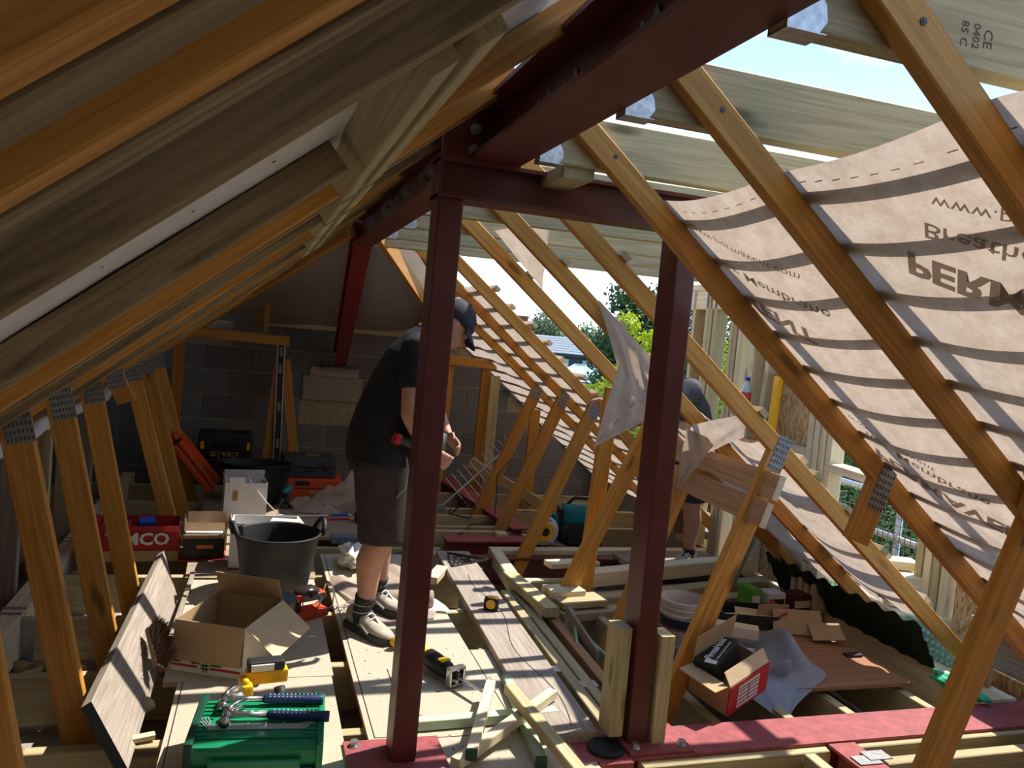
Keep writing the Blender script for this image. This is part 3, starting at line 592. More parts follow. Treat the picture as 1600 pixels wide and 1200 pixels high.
# bird-stop comb, green netting
NET = plain('green_net', (.03, .42, .20), .6, 0, 30, .4)
def blob(cx, cy, cz, rx, ry, rz, seed, n=14):
    rr = random.Random(seed); ph = [rr.uniform(0, 6) for _ in range(6)]
    def fn(u, v):
        a = 2*math.pi*u; b = math.pi*v; k = 1+.25*math.sin(3*a+ph[0])*math.sin(2*b)+.2*math.sin(5*a+ph[1]+3*b)+.12*math.sin(9*b+ph[2]+2*a)
        return (cx+rx*k*math.cos(a)*math.sin(b), cy+ry*k*math.sin(a)*math.sin(b), cz+rz*k*math.cos(b))
    return MB().grid(fn, n*2, n)
tag(blob(3.16, 2.80, .03, .07, .13, .03, 3).build('netting', NET, None, None, True), 'crumpled bright green netting near the plywood corner', 'netting')
tag(blob(3.33, 3.42, .03, .07, .14, .03, 5).build('netting', NET, None, None, True), 'crumpled green netting farther along the right eaves', 'netting')
cb = MB()
for i in range(9):
    for j in range(5): cb.ball((3.36, 3.05+.035*i, -.02+.035*j), .011, n=5)
tag(cb.box(3.365, 3.37, 3.03, 3.37, -.04, .16).build('vent_strip', plain('pale_green_plastic', (.32, .5, .42), .5)), 'pale green dimpled vent strip at the rafter foot', 'vent strip')
tag(beam('fascia_board', (3.345, 2.88, -.15), (3.365, 2.90, .16), .02, .17, CEIL, None, (0, 1, 0)), 'brown board standing at the foot of the rafter behind the portal', 'board')
tg = plain('dark_green_tile', (.012, .03, .018), .8, 0, 30, .4, .6)
tag(MB().grid(lambda u, v: (3.10+.22*v, 3.0+1.25*u, .24-.36*v+.012*math.sin(u*60)+.01*math.sin(v*30)), 60, 16).build('debris_net', tg, None, None, True), 'dark green mesh sheet below the torn membrane edge', 'netting')
# pack of short sawn ends outside
for i, (x0, y, z, L, w_, h_, lab) in enumerate(((3.36, 3.75, .345, .30, .13, .05, 'upper sawn timber of the stack outside the wide window'), (3.36, 3.58, .275, .36, .10, .09, 'thick sawn timber of the stack outside the wide window'), (3.38, 3.52, .19, .25, .13, .05, 'lower sawn timber of the stack outside the wide window'), (3.34, 3.47, .13, .4, .22, .06, 'bottom sawn timber of the stack outside the wide window'), (3.36, 3.75, .26, .4, .1, .09, 'rear sawn timber of the stack outside the wide window'))):
    tag(beam('sawn_timber', (x0, y, z), (x0+L, y-.12, z), w_, h_, PALE), lab, 'timber')
tag(beam('stack_bearer', (3.62, 3.35, .04), (3.62, 4.0, .04), .2, .12, OLD), 'board carrying the sawn timber stack outside', 'board')
# ---------------------------------------------------------------- scaffold guard outside
sg = thing('scaffold_guard', 'galvanised scaffold rails with wire mesh outside the dormer', 'scaffold', (4.2, 4.5, -.6))
for z in (.58, .30, -.25): MB().cyl((4.2, 1.5, z), (4.22, 8, z+.01), .024, n=12).build('guard_rail', ZINC, sg, None, True)
for y in (2.4, 4.38, 6.4): MB().cyl((4.24, y, -5), (4.24, y, 1.2), .024, n=12).build('standard', ZINC, sg, None, True)
for y in (4.38, 5.15): 
    MB().box(4.16, 4.25, y-.035, y+.035, .54, .62, None, .01).build('coupler', ZINCM, sg)
wm = MB()
for i in range(70): y = 1.6+i*.05; wm.box(4.176, 4.180, y-.0022, y+.0022, -.45, .52)
for i in range(20): z = -.45+i*.05; wm.box(4.174, 4.178, 1.6, 5.1, z-.0022, z+.0022)
tag(wm.build('wire_mesh', plain('dark_wire', (.14, .15, .15), .5, .6), sg), None, None, None, 'stuff')
MB().box(3.7, 4.5, 1.2, 8, -.62, -.58).build('scaffold_deck', OLD, sg)
# ---------------------------------------------------------------- outside world
GRASS = plain('lawn', (.07, .12, .03), .95, 0, 3, .4)
tag(MB().grid(lambda u, v: (-80+240*u, -40+240*v, -5+.0*u), 4, 4).build('ground', GRASS), 'garden ground far below', None, None, 'structure')
def leafmat(name, c, c2, tw=.35):
    m, nt, b = base_mat(name); v = coord(nt, rnd=False); f = noise(nt, v, 1.3, 4); col = ramp(nt, f, [(.3, c), (.7, c2)])
    lk(nt, col, b.inputs['Base Color']); b.inputs['Roughness'].default_value = .6
    t = nt.nodes.new('ShaderNodeBsdfTranslucent'); lk(nt, col, t.inputs[0]); ms = nt.nodes.new('ShaderNodeMixShader'); ms.inputs[0].default_value = tw
    o = nt.nodes['Material Output']; lk(nt, b.outputs[0], ms.inputs[1]); lk(nt, t.outputs[0], ms.inputs[2]); lk(nt, ms.outputs[0], o.inputs[0]); return m
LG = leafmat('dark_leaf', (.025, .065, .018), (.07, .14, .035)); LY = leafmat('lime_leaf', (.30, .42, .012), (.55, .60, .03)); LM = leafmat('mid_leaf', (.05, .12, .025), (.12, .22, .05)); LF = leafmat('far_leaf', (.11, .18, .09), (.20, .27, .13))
BARK = plain('bark', (.07, .05, .035), .95, 0, 12, .4, .5)
def tree(label, base, clumps, mat, leaf, n, seed, cat='tree', name='tree'):
    rr = random.Random(seed); t = thing(name, label, cat, base); b = MB(); tot = sum(c[3]**2 for c in clumps)
    for (cx, cy, cz, r) in clumps:
        for _ in range(int(n*r*r/tot)):
            d = V((rr.gauss(0, 1), rr.gauss(0, 1), rr.gauss(0, 1))).normalized(); p = V((cx, cy, cz))+d*r*(rr.random()**.35)*rr.uniform(.8, 1.12)
            a = V((rr.gauss(0, 1), rr.gauss(0, 1), rr.gauss(0, 1))).normalized()*leaf*rr.uniform(.6, 1.3); c_ = a.cross(d+V((.1, .2, .3))).normalized()*leaf*.55
            b.add([p-a, p+c_, p+a, p-c_], [(0, 1, 2, 3)])
    tag(b.build('foliage', mat, t), None, None, None, 'stuff')
    top = clumps[0]; MB().tube([base, (base[0]*.5+top[0]*.5+.05, base[1]*.5+top[1]*.5, (base[2]+top[2])/2), top[:3]], [.16, .12, .05], 8).build('trunk', BARK, t)
    for c_ in clumps[1:6]: MB().tube([(base[0]*.4+top[0]*.6, base[1]*.4+top[1]*.6, base[2]*.35+top[2]*.65), c_[:3]], [.06, .02], 6).build('branch', BARK, t)
    return t
tree('tall dark green tree between the dormer and the house roof', (9.9, 20.2, -5), [(9.9, 20.2, 2.0, 1.0), (9.4, 20.3, 2.7, .55), (10.6, 20.0, 2.4, .9), (10.3, 20.2, 1.2, 1.1), (9.2, 20.4, 1.3, .7), (11.2, 20, 1.6, 1.0), (9.6, 20.3, .3, 1.0)], LG, .075, 9000, 1)
tree('dark bushy tree beside the slate-blue house', (10.3, 22.4, -5), [(10.2, 22.4, 1.6, .65), (9.95, 22.5, 1.1, .6), (10.7, 22.3, 1.0, .8), (10.2, 22.4, .2, .8)], LG, .07, 5000, 2)
tree('lime green tree left of the right steel post', (5.5, 10.9, -5), [(5.55, 10.9, 1.35, .40), (5.2, 11.0, 1.75, .22), (5.3, 11, .85, .42), (5.75, 10.8, 1.5, .35), (5.05, 11.1, .55, .35), (5.5, 10.8, .3, .5), (4.95, 9.4, .55, .35), (5.0, 9.2, .2, .4)], LY, .035, 8000, 3)
tree('lime green tree seen through the narrow dormer window', (6.9, 10.4, -5), [(6.75, 10.4, 1.2, .5), (7.0, 10.3, 1.7, .4), (6.5, 10.5, .6, .5), (7.1, 10.2, .5, .6)], LY, .035, 6000, 4)
tree('green tree behind the lime tree outside the narrow window', (9.3, 14.0, -5), [(9.2, 14, 2.2, .8), (9.5, 13.8, 1.3, 1.0), (8.8, 14.1, .8, .9)], LM, .05, 5000, 14)
tree('dark green shrub low outside the narrow dormer window', (5.3, 7.6, -5), [(5.25, 7.7, .55, .45), (5.6, 7.5, .2, .5), (5.0, 7.8, .1, .5)], LG, .04, 6000, 5, 'shrub', 'shrub')
tree('leafy green hedge tree behind the scaffold rails', (7.6, 8.4, -5), [(7.6, 8.8, .3, .8), (7.3, 8.0, -.3, .9), (7.2, 7.1, -.5, .9), (8.0, 9.4, .4, .8), (7.4, 6.2, -.8, .9), (8.3, 8.2, .2, 1.0), (7.0, 9.8, -.2, .8)], LM, .045, 16000, 6)
hd = thing('hedge', 'clipped yellow-green hedge in front of the house', 'hedge', (7, 16.6, -5)); hb = MB(); rr = random.Random(9)
MB().box(5.6, 9.2, 16.3, 17.2, -5, .35).build('hedge_core', LG, hd)
for _ in range(7000):
    p = V((rr.uniform(5.55, 9.25), rr.choice((16.25, 16.3))-rr.random()*.05 if rr.random() < .6 else rr.uniform(16.3, 17.2), 0)); p.z = rr.uniform(-1.2, .45) if p.y < 16.32 else rr.uniform(.33, .48)
    a = V((rr.gauss(0, 1), rr.gauss(0, 1), rr.gauss(0, 1))).normalized()*.045; c_ = a.cross(V((.3, .5, 1))).normalized()*.03
    hb.add([p-a, p+c_, p+a, p-c_], [(0, 1, 2, 3)])
tag(hb.build('foliage', leafmat('hedge_leaf', (.10, .17, .02), (.42, .48, .04)), hd), None, None, None, 'stuff')
# slate-blue house
hs_ = thing('house', 'slate-blue clad house with grey tiled roof and white-framed windows', 'house', TRS(14.2, 37.5, -5, math.radians(-17.6)))
HW = WM[hs_.name]
CLAD = plain('blue_cladding', (.045, .075, .115), .7, 0, 5, .2); RT = plain('grey_tile', (.20, .22, .25), .55, 0, 20, .25); FR = plain('dark_window_frame', (.02, .025, .03), .4); GL = plain('window_glass', (.40, .50, .58), .08, 0, 2, .3)
MB().box(-2.2, 7.5, 0, 6, 0, 5.75).build('wall', CLAD, hs_, HW)
for i in range(24): MB().box(-2.2, 7.5, -.02, 0, 3.2+i*.105, 3.29+i*.105).build('cladding_board', CLAD, hs_, HW)
for r_ in range(7):
    MB().box(-2.6, 7.9, 0, .62, 0, .05, M.Translation((0, -.35+.5*r_, 5.72+.115*r_)) @ M.Rotation(.19, 4, 'X')).build('roof_course', RT, hs_, HW)
MB().box(-2.6, 7.9, -.42, -.30, 5.62, 5.74).build('gutter', FR, hs_, HW)
for x in (-.45, 1.08, 2.9):
    f = MB().box(x, x+.95, -.05, .02, 5.0, 5.55).build('window_frame', FR, hs_, HW)
    for d in (.05, .50): 
        MB().box(x+d, x+d+.40, -.06, -.045, 5.06, 5.49).build('pane', GL, f, HW); MB().box(x+d+.05, x+d+.35, -.065, -.06, 5.06, 5.25).build('blind', WHITEP, f, HW)
cs = thing('conservatory', 'pale blue glass conservatory roof in front of the slate-blue house', 'conservatory', TRS(12.0, 28.3, -5, math.radians(-17)))
MB().add([(-1.6, 0, 4.9), (2.2, 0, 4.9), (2.2, 2, 4.9), (-1.6, 2, 4.9), (-.5, 1, 5.5), (1.3, 1, 5.5)], [(0, 1, 5, 4), (1, 2, 5), (2, 3, 4, 5), (3, 0, 4)]).build('glass_roof', plain('pale_glass', (.45, .62, .70), .1, 0, 2, .2), cs, WM[cs.name])
for a, b in (((-1.6, 0, 4.91), (-.5, 1, 5.51)), ((2.2, 0, 4.91), (1.3, 1, 5.51)), ((-.5, 1, 5.51), (1.3, 1, 5.51)), ((.3, 0, 4.91), (.3, 1, 5.51))): MB().bar(a, b, .06, .05).build('glazing_bar', WHITEP, cs, WM[cs.name])
MB().box(-1.6, 2.2, 0, 2, 2.5, 4.88).build('wall', GL, cs, WM[cs.name])
ch = thing('house', 'distant red tiled roof with a brick chimney', 'house', TRS(18.4, 57.3, -5, -.3))
BRK = plain('brick', (.26, .10, .06), .9, 0, 30, .3)
MB().box(-.45, .45, -.3, .3, 5, 7.9).box(-.5, .5, -.35, .35, 7.75, 7.9).build('chimney', BRK, ch, WM[ch.name])
MB().add([(-4, -3, 5.0), (1.4, -3, 5.0), (1.4, 3, 5), (-4, 3, 5), (-4, 0, 7.6), (.6, 0, 7.2)], [(0, 1, 5, 4), (1, 2, 5), (2, 3, 4, 5), (3, 0, 4)]).build('roof', plain('red_tile', (.22, .07, .05), .9, 0, 12, .3), ch, WM[ch.name])
MB().box(-4, 1.2, -2.8, 2.8, 0, 5).build('wall', BRK, ch, WM[ch.name])
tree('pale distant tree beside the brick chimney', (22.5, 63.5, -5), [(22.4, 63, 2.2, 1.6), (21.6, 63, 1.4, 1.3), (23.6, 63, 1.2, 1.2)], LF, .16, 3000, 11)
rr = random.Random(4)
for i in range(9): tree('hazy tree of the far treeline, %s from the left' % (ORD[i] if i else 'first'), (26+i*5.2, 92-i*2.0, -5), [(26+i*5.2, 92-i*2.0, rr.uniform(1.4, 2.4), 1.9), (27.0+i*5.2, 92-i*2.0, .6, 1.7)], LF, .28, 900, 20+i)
# ---------------------------------------------------------------- left-hand clutter
CARD = plain('kraft_card', (.40, .27, .15), .85, 0, 16, .1, 0, .2)
CARDL = plain('pale_card', (.60, .46, .29), .85, 0, 16, .1, 0, .2)
WCARD = plain('white_card', (.66, .65, .62), .75, 0, 12, .06)
RCARD = plain('red_card', (.42, .02, .022), .6, 0, 10, .1)
GREENP = plain('green_plastic', (.006, .20, .085), .38, 0, 30, .1)
DGREEN = plain('dark_green_plastic', (.004, .05, .028), .45)
YEL = plain('tool_yellow', (.80, .42, .008), .4, 0, 20, .1)
RUB = plain('black_rubber', (.011, .011, .012), .6, 0, 40, .3, .1)
GREYP = plain('grey_plastic', (.20, .21, .22), .5)
ORG = plain('tool_orange', (.55, .07, .015), .45, 0, 20, .12)
REDP = plain('tool_red', (.40, .02, .015), .4, 0, 20, .1)
NAVY = plain('navy_grip', (.012, .03, .10), .45, 0, 30, .15)
CHROME = plain('polished_steel', (.62, .62, .60), .22, 1, 25, .15)
TEAL = plain('tool_teal', (.0, .18, .20), .45, 0, 20, .1)
BLUEP = plain('blue_plastic', (.02, .08, .45), .4)
def carton(name, label, W, w, d, h, mat, inner, cat='cardboard box', t=.004, flaps=(), group=None):
    r = thing(name, label, cat, W, group); 
    MB().box(0, w, 0, d, 0, t).build('base', inner, r, W)
    for x0, x1, y0, y1 in ((0, w, 0, t), (0, w, d-t, d), (0, t, t, d-t), (w-t, w, t, d-t)): MB().box(x0, x1, y0, y1, 0, h).build('panel', mat, r, W)
    # flaps: side, angle (0 = upright, + outward), length, material
    for sd, a, L, m_ in flaps:
        F = {'f': TRS(0, 0, h, 0, math.radians(a)), 'b': TRS(0, d, h, 0, math.radians(-a)), 'l': TRS(0, 0, h, 0, 0, -math.radians(a)), 'r': TRS(w, 0, h, 0, 0, math.radians(a))}[sd]
        b = MB()
        if sd in 'fb': b.box(.004, w-.004, -t/2, t/2, 0, L)
        else: b.box(-t/2, t/2, .004, d-.004, 0, L)
        b.build('flap', m_, r, W @ F)
    return r
# big open carton
BW = TRS(-.25, 3.36, .0, math.radians(-25))
bx = carton('cardboard_box', 'big open brown cardboard box with a red striped white base', BW, .295, .36, .205, CARD, CARD, flaps=(('r', 128, .17, CARDL), ('b', -28, .12, CARD), ('f', 172, .155, CARD)))
MB().box(-.001, .296, -.0065, -.005, 0, .05).build('white_band', WCARD, bx, BW)
MB().box(.0, .11, -.008, -.0064, .022, .032).build('red_stripe', RCARD, bx, BW); MB().box(.165, .29, -.008, -.0064, .022, .032).build('red_stripe', RCARD, bx, BW)
MB().box(.0, .04, -.008, -.0064, .038, .045).build('black_stripe', BLACKP, bx, BW); MB().box(.085, .12, -.008, -.0064, .038, .045).build('black_stripe', BLACKP, bx, BW); MB().box(.165, .21, -.008, -.0064, .038, .045).build('black_stripe', BLACKP, bx, BW)
MB().box(.135, .139, -.008, -.0064, .008, .05).box(.147, .151, -.008, -.0064, .008, .05).box(.125, .16, -.008, -.0064, .02, .026).box(.125, .16, -.008, -.0064, .033, .039).build('printed_mark', BLACKP, bx, BW)
MB().box(.294, .2965, 0, .36, 0, .205).build('white_side', WCARD, bx, BW)
# square-headed grey trowel blade in the box
tag(MB().prism([(0, 0), (.05, -.005), (.17, .08), (.15, .115), (.11, .12)], 0, .003, TRS(.10, 3.50, .155, .35, .5)).build('steel_plate', plain('grey_sheet_metal', (.09, .095, .10), .5, .4, 60, .3)), 'dark grey steel plate leaning out of the open box', 'steel plate')
# orange lamp-like tool with wire cage
LW = TRS(.31, 3.92, 0, .5)
lt = thing('work_light', 'orange-red work light in a wire cage behind the open box', 'work light', LW)
MB().box(-.085, .085, -.05, .05, .0, .04, None, .012).build('base', ORG, lt, LW); MB().box(-.09, .07, -.045, .045, .085, .125, None, .018).build('head', ORG, lt, LW)
MB().box(-.06, .06, -.047, -.04, .09, .12, None, .003).build('lens', GREYP, lt, LW); MB().box(-.095, -.06, -.03, .03, .03, .11, None, .01).build('handle', BLACKP, lt, LW)
MB().tube([(.06, -.05, .03), (.10, -.05, .05), (.11, -.04, .12), (.09, 0, .15), (.11, .04, .12), (.10, .05, .05), (.06, .05, .03)], .004, 6).tube([(.0, -.055, .02), (.03, -.06, .1), (.0, 0, .155), (.0, .06, .1), (0, .055, .02)], .004, 6).build('wire_cage', CHROME, lt, LW, True)
MB().ball((-.02, 0, .12), .07, .05, .035, 10).build('dome', plain('dark_lens', (.03, .02, .02), .15), lt, LW, True)
# tubs
def tub(label, x, y, rt, rb_, h, rz, z=0, sq=1):
    W = TRS(x, y, z, rz); t = thing('rubber_tub', label, 'tub', W)
    o = MB().lathe([(0, .004), (rb_*.97, .004), (rb_, .012), (rb_+(rt-rb_)*.5, h*.5), (rt, h-.012), (rt+.008, h-.008), (rt+.009, h), (rt-.002, h+.002), (rt-.007, h-.008), (rb_+(rt-rb_)*.5-.006, h*.5), (rb_-.008, .016), (0, .014)], 40, None, 1, sq).build('body', RUB, t, W, True)
    for s_ in (-1, 1):
        pts = [(s_*(rt+.0), -.075*0-.07, h-.015), (s_*(rt+.015), -.06, h+.02), (s_*(rt+.022), -.03, h+.05), (s_*(rt+.024), 0, h+.057), (s_*(rt+.022), .03, h+.05), (s_*(rt+.015), .06, h+.02), (s_*rt, .07, h-.015)]
        MB().tube(pts, .0135, 10).build('handle', RUB, t, W, True)
    return t
tub('black rubber tub behind the open cardboard box', .155, 4.30, .212, .165, .315, math.radians(14))
tub('black rubber tub near the block wall with a dusty rim', .03, 6.32, .255, .195, .31, math.radians(-8), .004, .72)
# green tool case
GW = TRS(-.137, 2.455, 0, math.radians(-5))
gc = thing('tool_case', 'green plastic power tool case in the left foreground', 'tool case', GW)
w_, d_, h_ = .405, .32, .145
MB().box(0, w_, 0, d_, 0, .075, None, .012).build('lower_shell', GREENP, gc, GW); MB().box(0, w_, .006, d_, .078, h_, None, .016).build('lid', GREENP, gc, GW)
lid = gc
MB().box(.02, w_-.02, .05, d_-.03, h_-.002, h_+.006, None, .003).build('lid_panel', GREENP, gc, GW)
for i in range(9):
    for s_ in (0, 1): MB().box(.012+s_*(w_-.075), .062+s_*(w_-.075), .06+i*.026, .068+i*.026, h_+.004, h_+.011, None, .001).build('rib', GREENP, gc, GW)
MB().box(.0, .026, -.004, d_+.012, .05, h_+.016, None, .006).build('side_rail', DGREEN, gc, GW); MB().box(w_-.02, w_, -.004, d_+.012, .05, h_+.012, None, .006).build('side_rail', GREENP, gc, GW)
MB().box(.07, .34, -.010, .006, .012, .11, None, .005).build('front_panel', GREENP, gc, GW); MB().box(.08, .33, -.016, -.008, .014, .065, None, .004).build('handle_recess', RUB, gc, GW)
for x in (.02, .345): MB().box(x, x+.045, -.014, .008, .01, .07, None, .004).build('latch', RUB, gc, GW)
for x in (.27, .33, .38): MB().box(x-.02, x+.012, d_-.004, d_+.016, .10, h_+.018, None, .003).build('hinge_lug', DGREEN, gc, GW)
SLV = plain('silver_trim', (.45, .46, .50), .35, .3)
pts = [(.012, .17), (.055, .115), (.345, .115), (.395, .17)]
for k in range(4):
    o_ = k*.0085; p = [(pts[0][0]+o_*1.3, pts[0][1]), (pts[1][0]+o_*.3, pts[1][1]-.018+o_), (pts[2][0]-o_*.3, pts[2][1]-.018+o_), (pts[3][0]-o_*1.3, pts[3][1])]
    MB().tube([(x, y, h_+.009) for x, y in p], .0026, 6).build('silver_trim', SLV, gc, GW)
for x in (.055, .115, .17, .225, .28, .335): MB().box(x-.002, x+.002, .096, .132, h_+.006, h_+.012).build('silver_trim', SLV, gc, GW)
text('HIKOKI', 'brand_word', WHITEP, .045, GW @ TRS(.225, .205, h_+.0068, math.pi), gc, 1.25, .0015)
# hammers
def hammer(label, x, y, z, rz, tilt=0, yellow=False):
    W = TRS(x, y, z, rz, 0, tilt); t = thing('claw_hammer', label, 'hammer', W)
    hd_ = MB().tube([(0, -.062, 0), (0, -.045, 0), (0, -.043, 0), (0, -.025, 0), (0, -.01, 0), (0, .012, 0)], [.0165, .0165, .0125, .0115, .014, .014], 16).build('head', CHROME, t, W, True)
    for s_ in (-1, 1): MB().tube([(.002, .008, s_*.006), (.008, .035, s_*.008), (.024, .062, s_*.010), (.05, .085, s_*.011)], [.011, .009, .0065, .003], 8).build('claw', CHROME, t, W, True)
    MB().tube([(.004, 0, 0), (.03, 0, 0), (.06, .001, 0), (.13, .002, 0)], [.014, .0115, .009, .010], 12).build('shaft', CHROME, t, W, True)
    MB().tube([(.125, .002, 0), (.13, .002, 0), (.17, .003, 0), (.22, .0, 0), (.27, -.003, 0), (.31, -.002, 0), (.318, -.002, 0)], [.012, .0145, .0155, .0145, .0155, .018, .0165], 14).build('grip', NAVY, t, W, True)
    dots = MB()
    for i in range(12):
        for a in (.9, 1.57, 2.24):
            c = (.145+.0135*i, .002+.0155*math.cos(a+.0), .0153*math.sin(a)); dots.ball(c, .0019, n=4)
    dots.build('grip_dots', WHITEP, t, W)
    return t
hammer('claw hammer lying farther back across the green case', -.035, 2.70, .176, math.radians(-3), math.radians(1.5))
hammer('claw hammer lying nearer the camera across the green case', -.022, 2.60, .174, math.radians(-6), math.radians(1.5))
# yellow nailer behind the case
NW = TRS(.075, 2.90, .0, math.radians(8))
nl = thing('nail_gun', 'yellow cordless nail gun lying behind the green case', 'nail gun', NW)
MB().box(-.035, .115, .06, .11, .10, .15, None, .008).build('battery_mount', YEL, nl, NW); MB().box(-.03, .10, .055, .115, .15, .185, None, .008).build('battery', BLACKP, nl, NW)
MB().box(-.02, .06, .048, .056, .155, .178).build('battery_label', WHITEP, nl, NW)
MB().box(-.055, -.015, .0, .11, .0, .125, None, .01).build('magazine', YEL, nl, NW); MB().tube([(.08, .03, .10), (.085, .02, .06), (.075, -.01, .03), (.05, -.03, .02)], [.02, .021, .022, .02], 12).build('grip', RUB, nl, NW, True)
MB().tube([(-.05, .0, .10), (-.09, -.005, .075), (-.12, -.01, .03)], [.018, .024, .02], 12).build('motor_housing', GREYP, nl, NW, True)
MB().box(-.02, .10, -.06, .0, .0, .028, None, .008).build('nose', YEL, nl, NW); MB().box(.10, .15, -.045, -.01, .0, .02, None, .004).build('nail_strip', SLV, nl, NW)
MB().ball((-.04, .03, .128), .015, n=8).build('dial', YEL, nl, NW, True)
# weathered plank on edge against the webs, brush on it, batten behind
ag = thing('leaning_board', 'grey weathered scaffold board on edge leaning against the left webs', 'scaffold board', (-.38, 3.5, 0))
b0, t0, b1, t1 = V((-.305, 2.66, -.02)), V((-.435, 2.74, .17)), V((-.30, 4.20, -.02)), V((-.405, 4.42, .175))
nrm = (b1-b0).cross(t0-b0).normalized()*.034
if nrm.x > 0: nrm = -nrm
beamM = frame(b0, b1-b0, t0-b0)
inv = beamM.inverted(); vs = [inv @ p for p in (b0, b1, t1, t0, b0+nrm, b1+nrm, t1+nrm, t0+nrm)]
MB().add(vs, [(0, 1, 2, 3), (7, 6, 5, 4), (0, 4, 5, 1), (3, 2, 6, 7)]).build('plank', OLD, ag, beamM)
MB().add([vs[i] for i in (1, 5, 6, 2)], [(0, 1, 2, 3)]).build('sawn_end', OLD, ag, beamM)
MB().add([vs[i] for i in (0, 3, 7, 4)], [(0, 1, 2, 3)]).build('painted_end', plain('blue_grey_paint', (.05, .065, .08), .7, 0, 40, .3), ag, beamM)
BRW = frame((-.315, 3.32, .10), (.25, -.93, -.22), (.6, .1, .75))
br = thing('hand_brush', 'dark brown bristle hand brush resting on the leaning board', 'brush', BRW)
MB().box(-.13, .13, -.02, .02, -.01, .012, None, .006).build('stock', plain('dark_wood', (.10, .05, .025), .7), br, BRW)
bs = MB(); rr = random.Random(3)
for i in range(900):
    x = rr.uniform(-.12, .12); y = rr.uniform(-.02, .02); bs.cyl((x, y, .01), (x+rr.gauss(0, .012), y+rr.gauss(0, .014), .07+rr.uniform(-.012, .008)), .0013, .0006, 3, False)
tag(bs.build('bristles', plain('bristle', (.075, .038, .02), .8), br, BRW), None, None, None, 'stuff')
tag(beam('thin_batten', (-.265, 4.62, .0), (-.275, 3.55, .05), .022, .018, OLD), 'thin grey batten lying behind the leaning board', 'batten')
tag(beam('offcut', (-.42, 3.02, -.06), (-.29, 3.10, -.01), .05, .03, TR), 'small wooden offcut between the joists beside the leaning board', 'offcut')
tag(beam('split_stick', (-.40, 2.80, -.008), (-.25, 2.84, -.004), .03, .016, PALE), 'pale split stick on the nearest left joist', 'offcut')
tag(beam('offcut', (-.80, 2.95, -.22), (-.62, 2.99, -.20), .09, .05, CEIL), 'brown offcut down between the nearest left joists', 'offcut')
tag(blob(-.76, 3.62, -.16, .15, .12, .07, 8).build('insulation_tuft', MATS['loose_wool'], None, None, True), 'pale insulation wool heaped between the left joists', 'insulation')
tag(blob(-.83, 4.86, -.10, .07, .12, .06, 12).build('insulation_tuft', MATS['loose_wool'], None, None, True), 'small tuft of insulation beside the ring beam', 'insulation')
tag(MB().tube([(-.90, 3.30, .06), (-.86, 3.28, .10), (-.81, 3.24, .05), (-.80, 3.18, -.08), (-.79, 3.0, -.20), (-.60, 2.98, -.21), (-.42, 3.0, -.215), (-.2, 3.05, -.22)], .012, 8).build('black_hose', BLACKP, None, None, True), 'black corrugated hose dropping between the left joists', 'hose')
# fixings boxes on the small board
TW = TRS(-.80, 4.86, -.018, math.radians(4))
tb = carton('fixings_box', 'open red fixings box with white lettering behind the left webs', TW, .43, .26, .20, RCARD, RCARD, 'box', .004, (('l', 75, .09, RCARD), ('f', 165, .03, RCARD)))
MB().box(0, .43, -.007, -.005, 0, .06).build('kraft_band', CARD, tb, TW); text('TIMCO', 'brand_word', WHITEP, .095, TW @ TRS(.215, -.006, .125, 0, math.pi/2), tb, 1.1, .003)
MB().box(.02, .17, .03, .2, .17, .175, TRS(0, 0, 0, 0, .1)).build('inner_flap', RCARD, tb, TW)
tag(MB().box(0, .09, 0, .05, 0, .10, None, .006).build('blue_packet', BLUEP, None, TRS(-.60, 4.93, .11, .5, .5)), 'blue and white packet in the red fixings box', 'packet')
SW = TRS(-.345, 4.84, 0, math.radians(3))
sb_ = carton('cardboard_box', 'small torn carton with raised brown flaps behind the black box', TRS(-.345, 5.02, 0, math.radians(3)), .23, .16, .13, CARD, CARDL, 'cardboard box', .004, (('b', 12, .07, CARDL), ('r', 20, .06, CARD), ('l', 10, .06, CARDL)))
bb = thing('fixings_box', 'small black box with an orange label beside the red box', 'box', SW)
MB().box(0, .225, 0, .16, .004, .125, None, .004).build('body', BLACKP, bb, SW); MB().box(.075, .165, -.003, 0, .065, .085).build('label', plain('orange_label', (.75, .22, .03), .5), bb, SW)
MB().box(.01, .215, .01, .15, .125, .128).build('white_top', WCARD, bb, SW); MB().box(-.02, .235, -.02, .17, -.0, .004).build('red_tray', RCARD, bb, SW)
for a, L, s_ in ((20, .05, 'b'), (35, .03, 'f')):
    MB().box(.0, .225, -.002, .002, 0, L).build('flap', CARD, bb, SW @ TRS(0, .16 if s_ == 'b' else 0, .125, 0, math.radians(-a if s_ == 'b' else a)))
WW = TRS(-.165, 5.70, .004, math.radians(6))
wc = carton('cardboard_box', 'tall white carton with torn top in front of the rear tub', WW, .28, .20, .27, WCARD, CARDL, 'cardboard box', .004, (('l', 10, .05, CARD), ('b', -15, .06, WCARD)))
MB().box(.03, .13, -.003, .0, .19, .31).build('raised_flap', WCARD, wc, WW); MB().box(.055, .085, -.006, -.003, .15, .22).build('brown_tape', plain('brown_tape', (.32, .17, .05), .5), wc, WW)
XW = TRS(-.09, 4.66, 0, math.radians(-3))
xc = carton('cardboard_box', 'white carton standing open behind the front tub', XW, .36, .20, .265, WCARD, WCARD, 'cardboard box', .005, (('l', 155, .09, WCARD), ('r', 140, .12, CARDL)))
MB().box(.0, .36, -.0065, -.005, 0, .012).build('red_edge', RCARD, xc, XW); text('Tear in', 'printed_word', DARKM, .05, XW @ TRS(.14, -.0062, .10, 0, math.pi/2), xc)
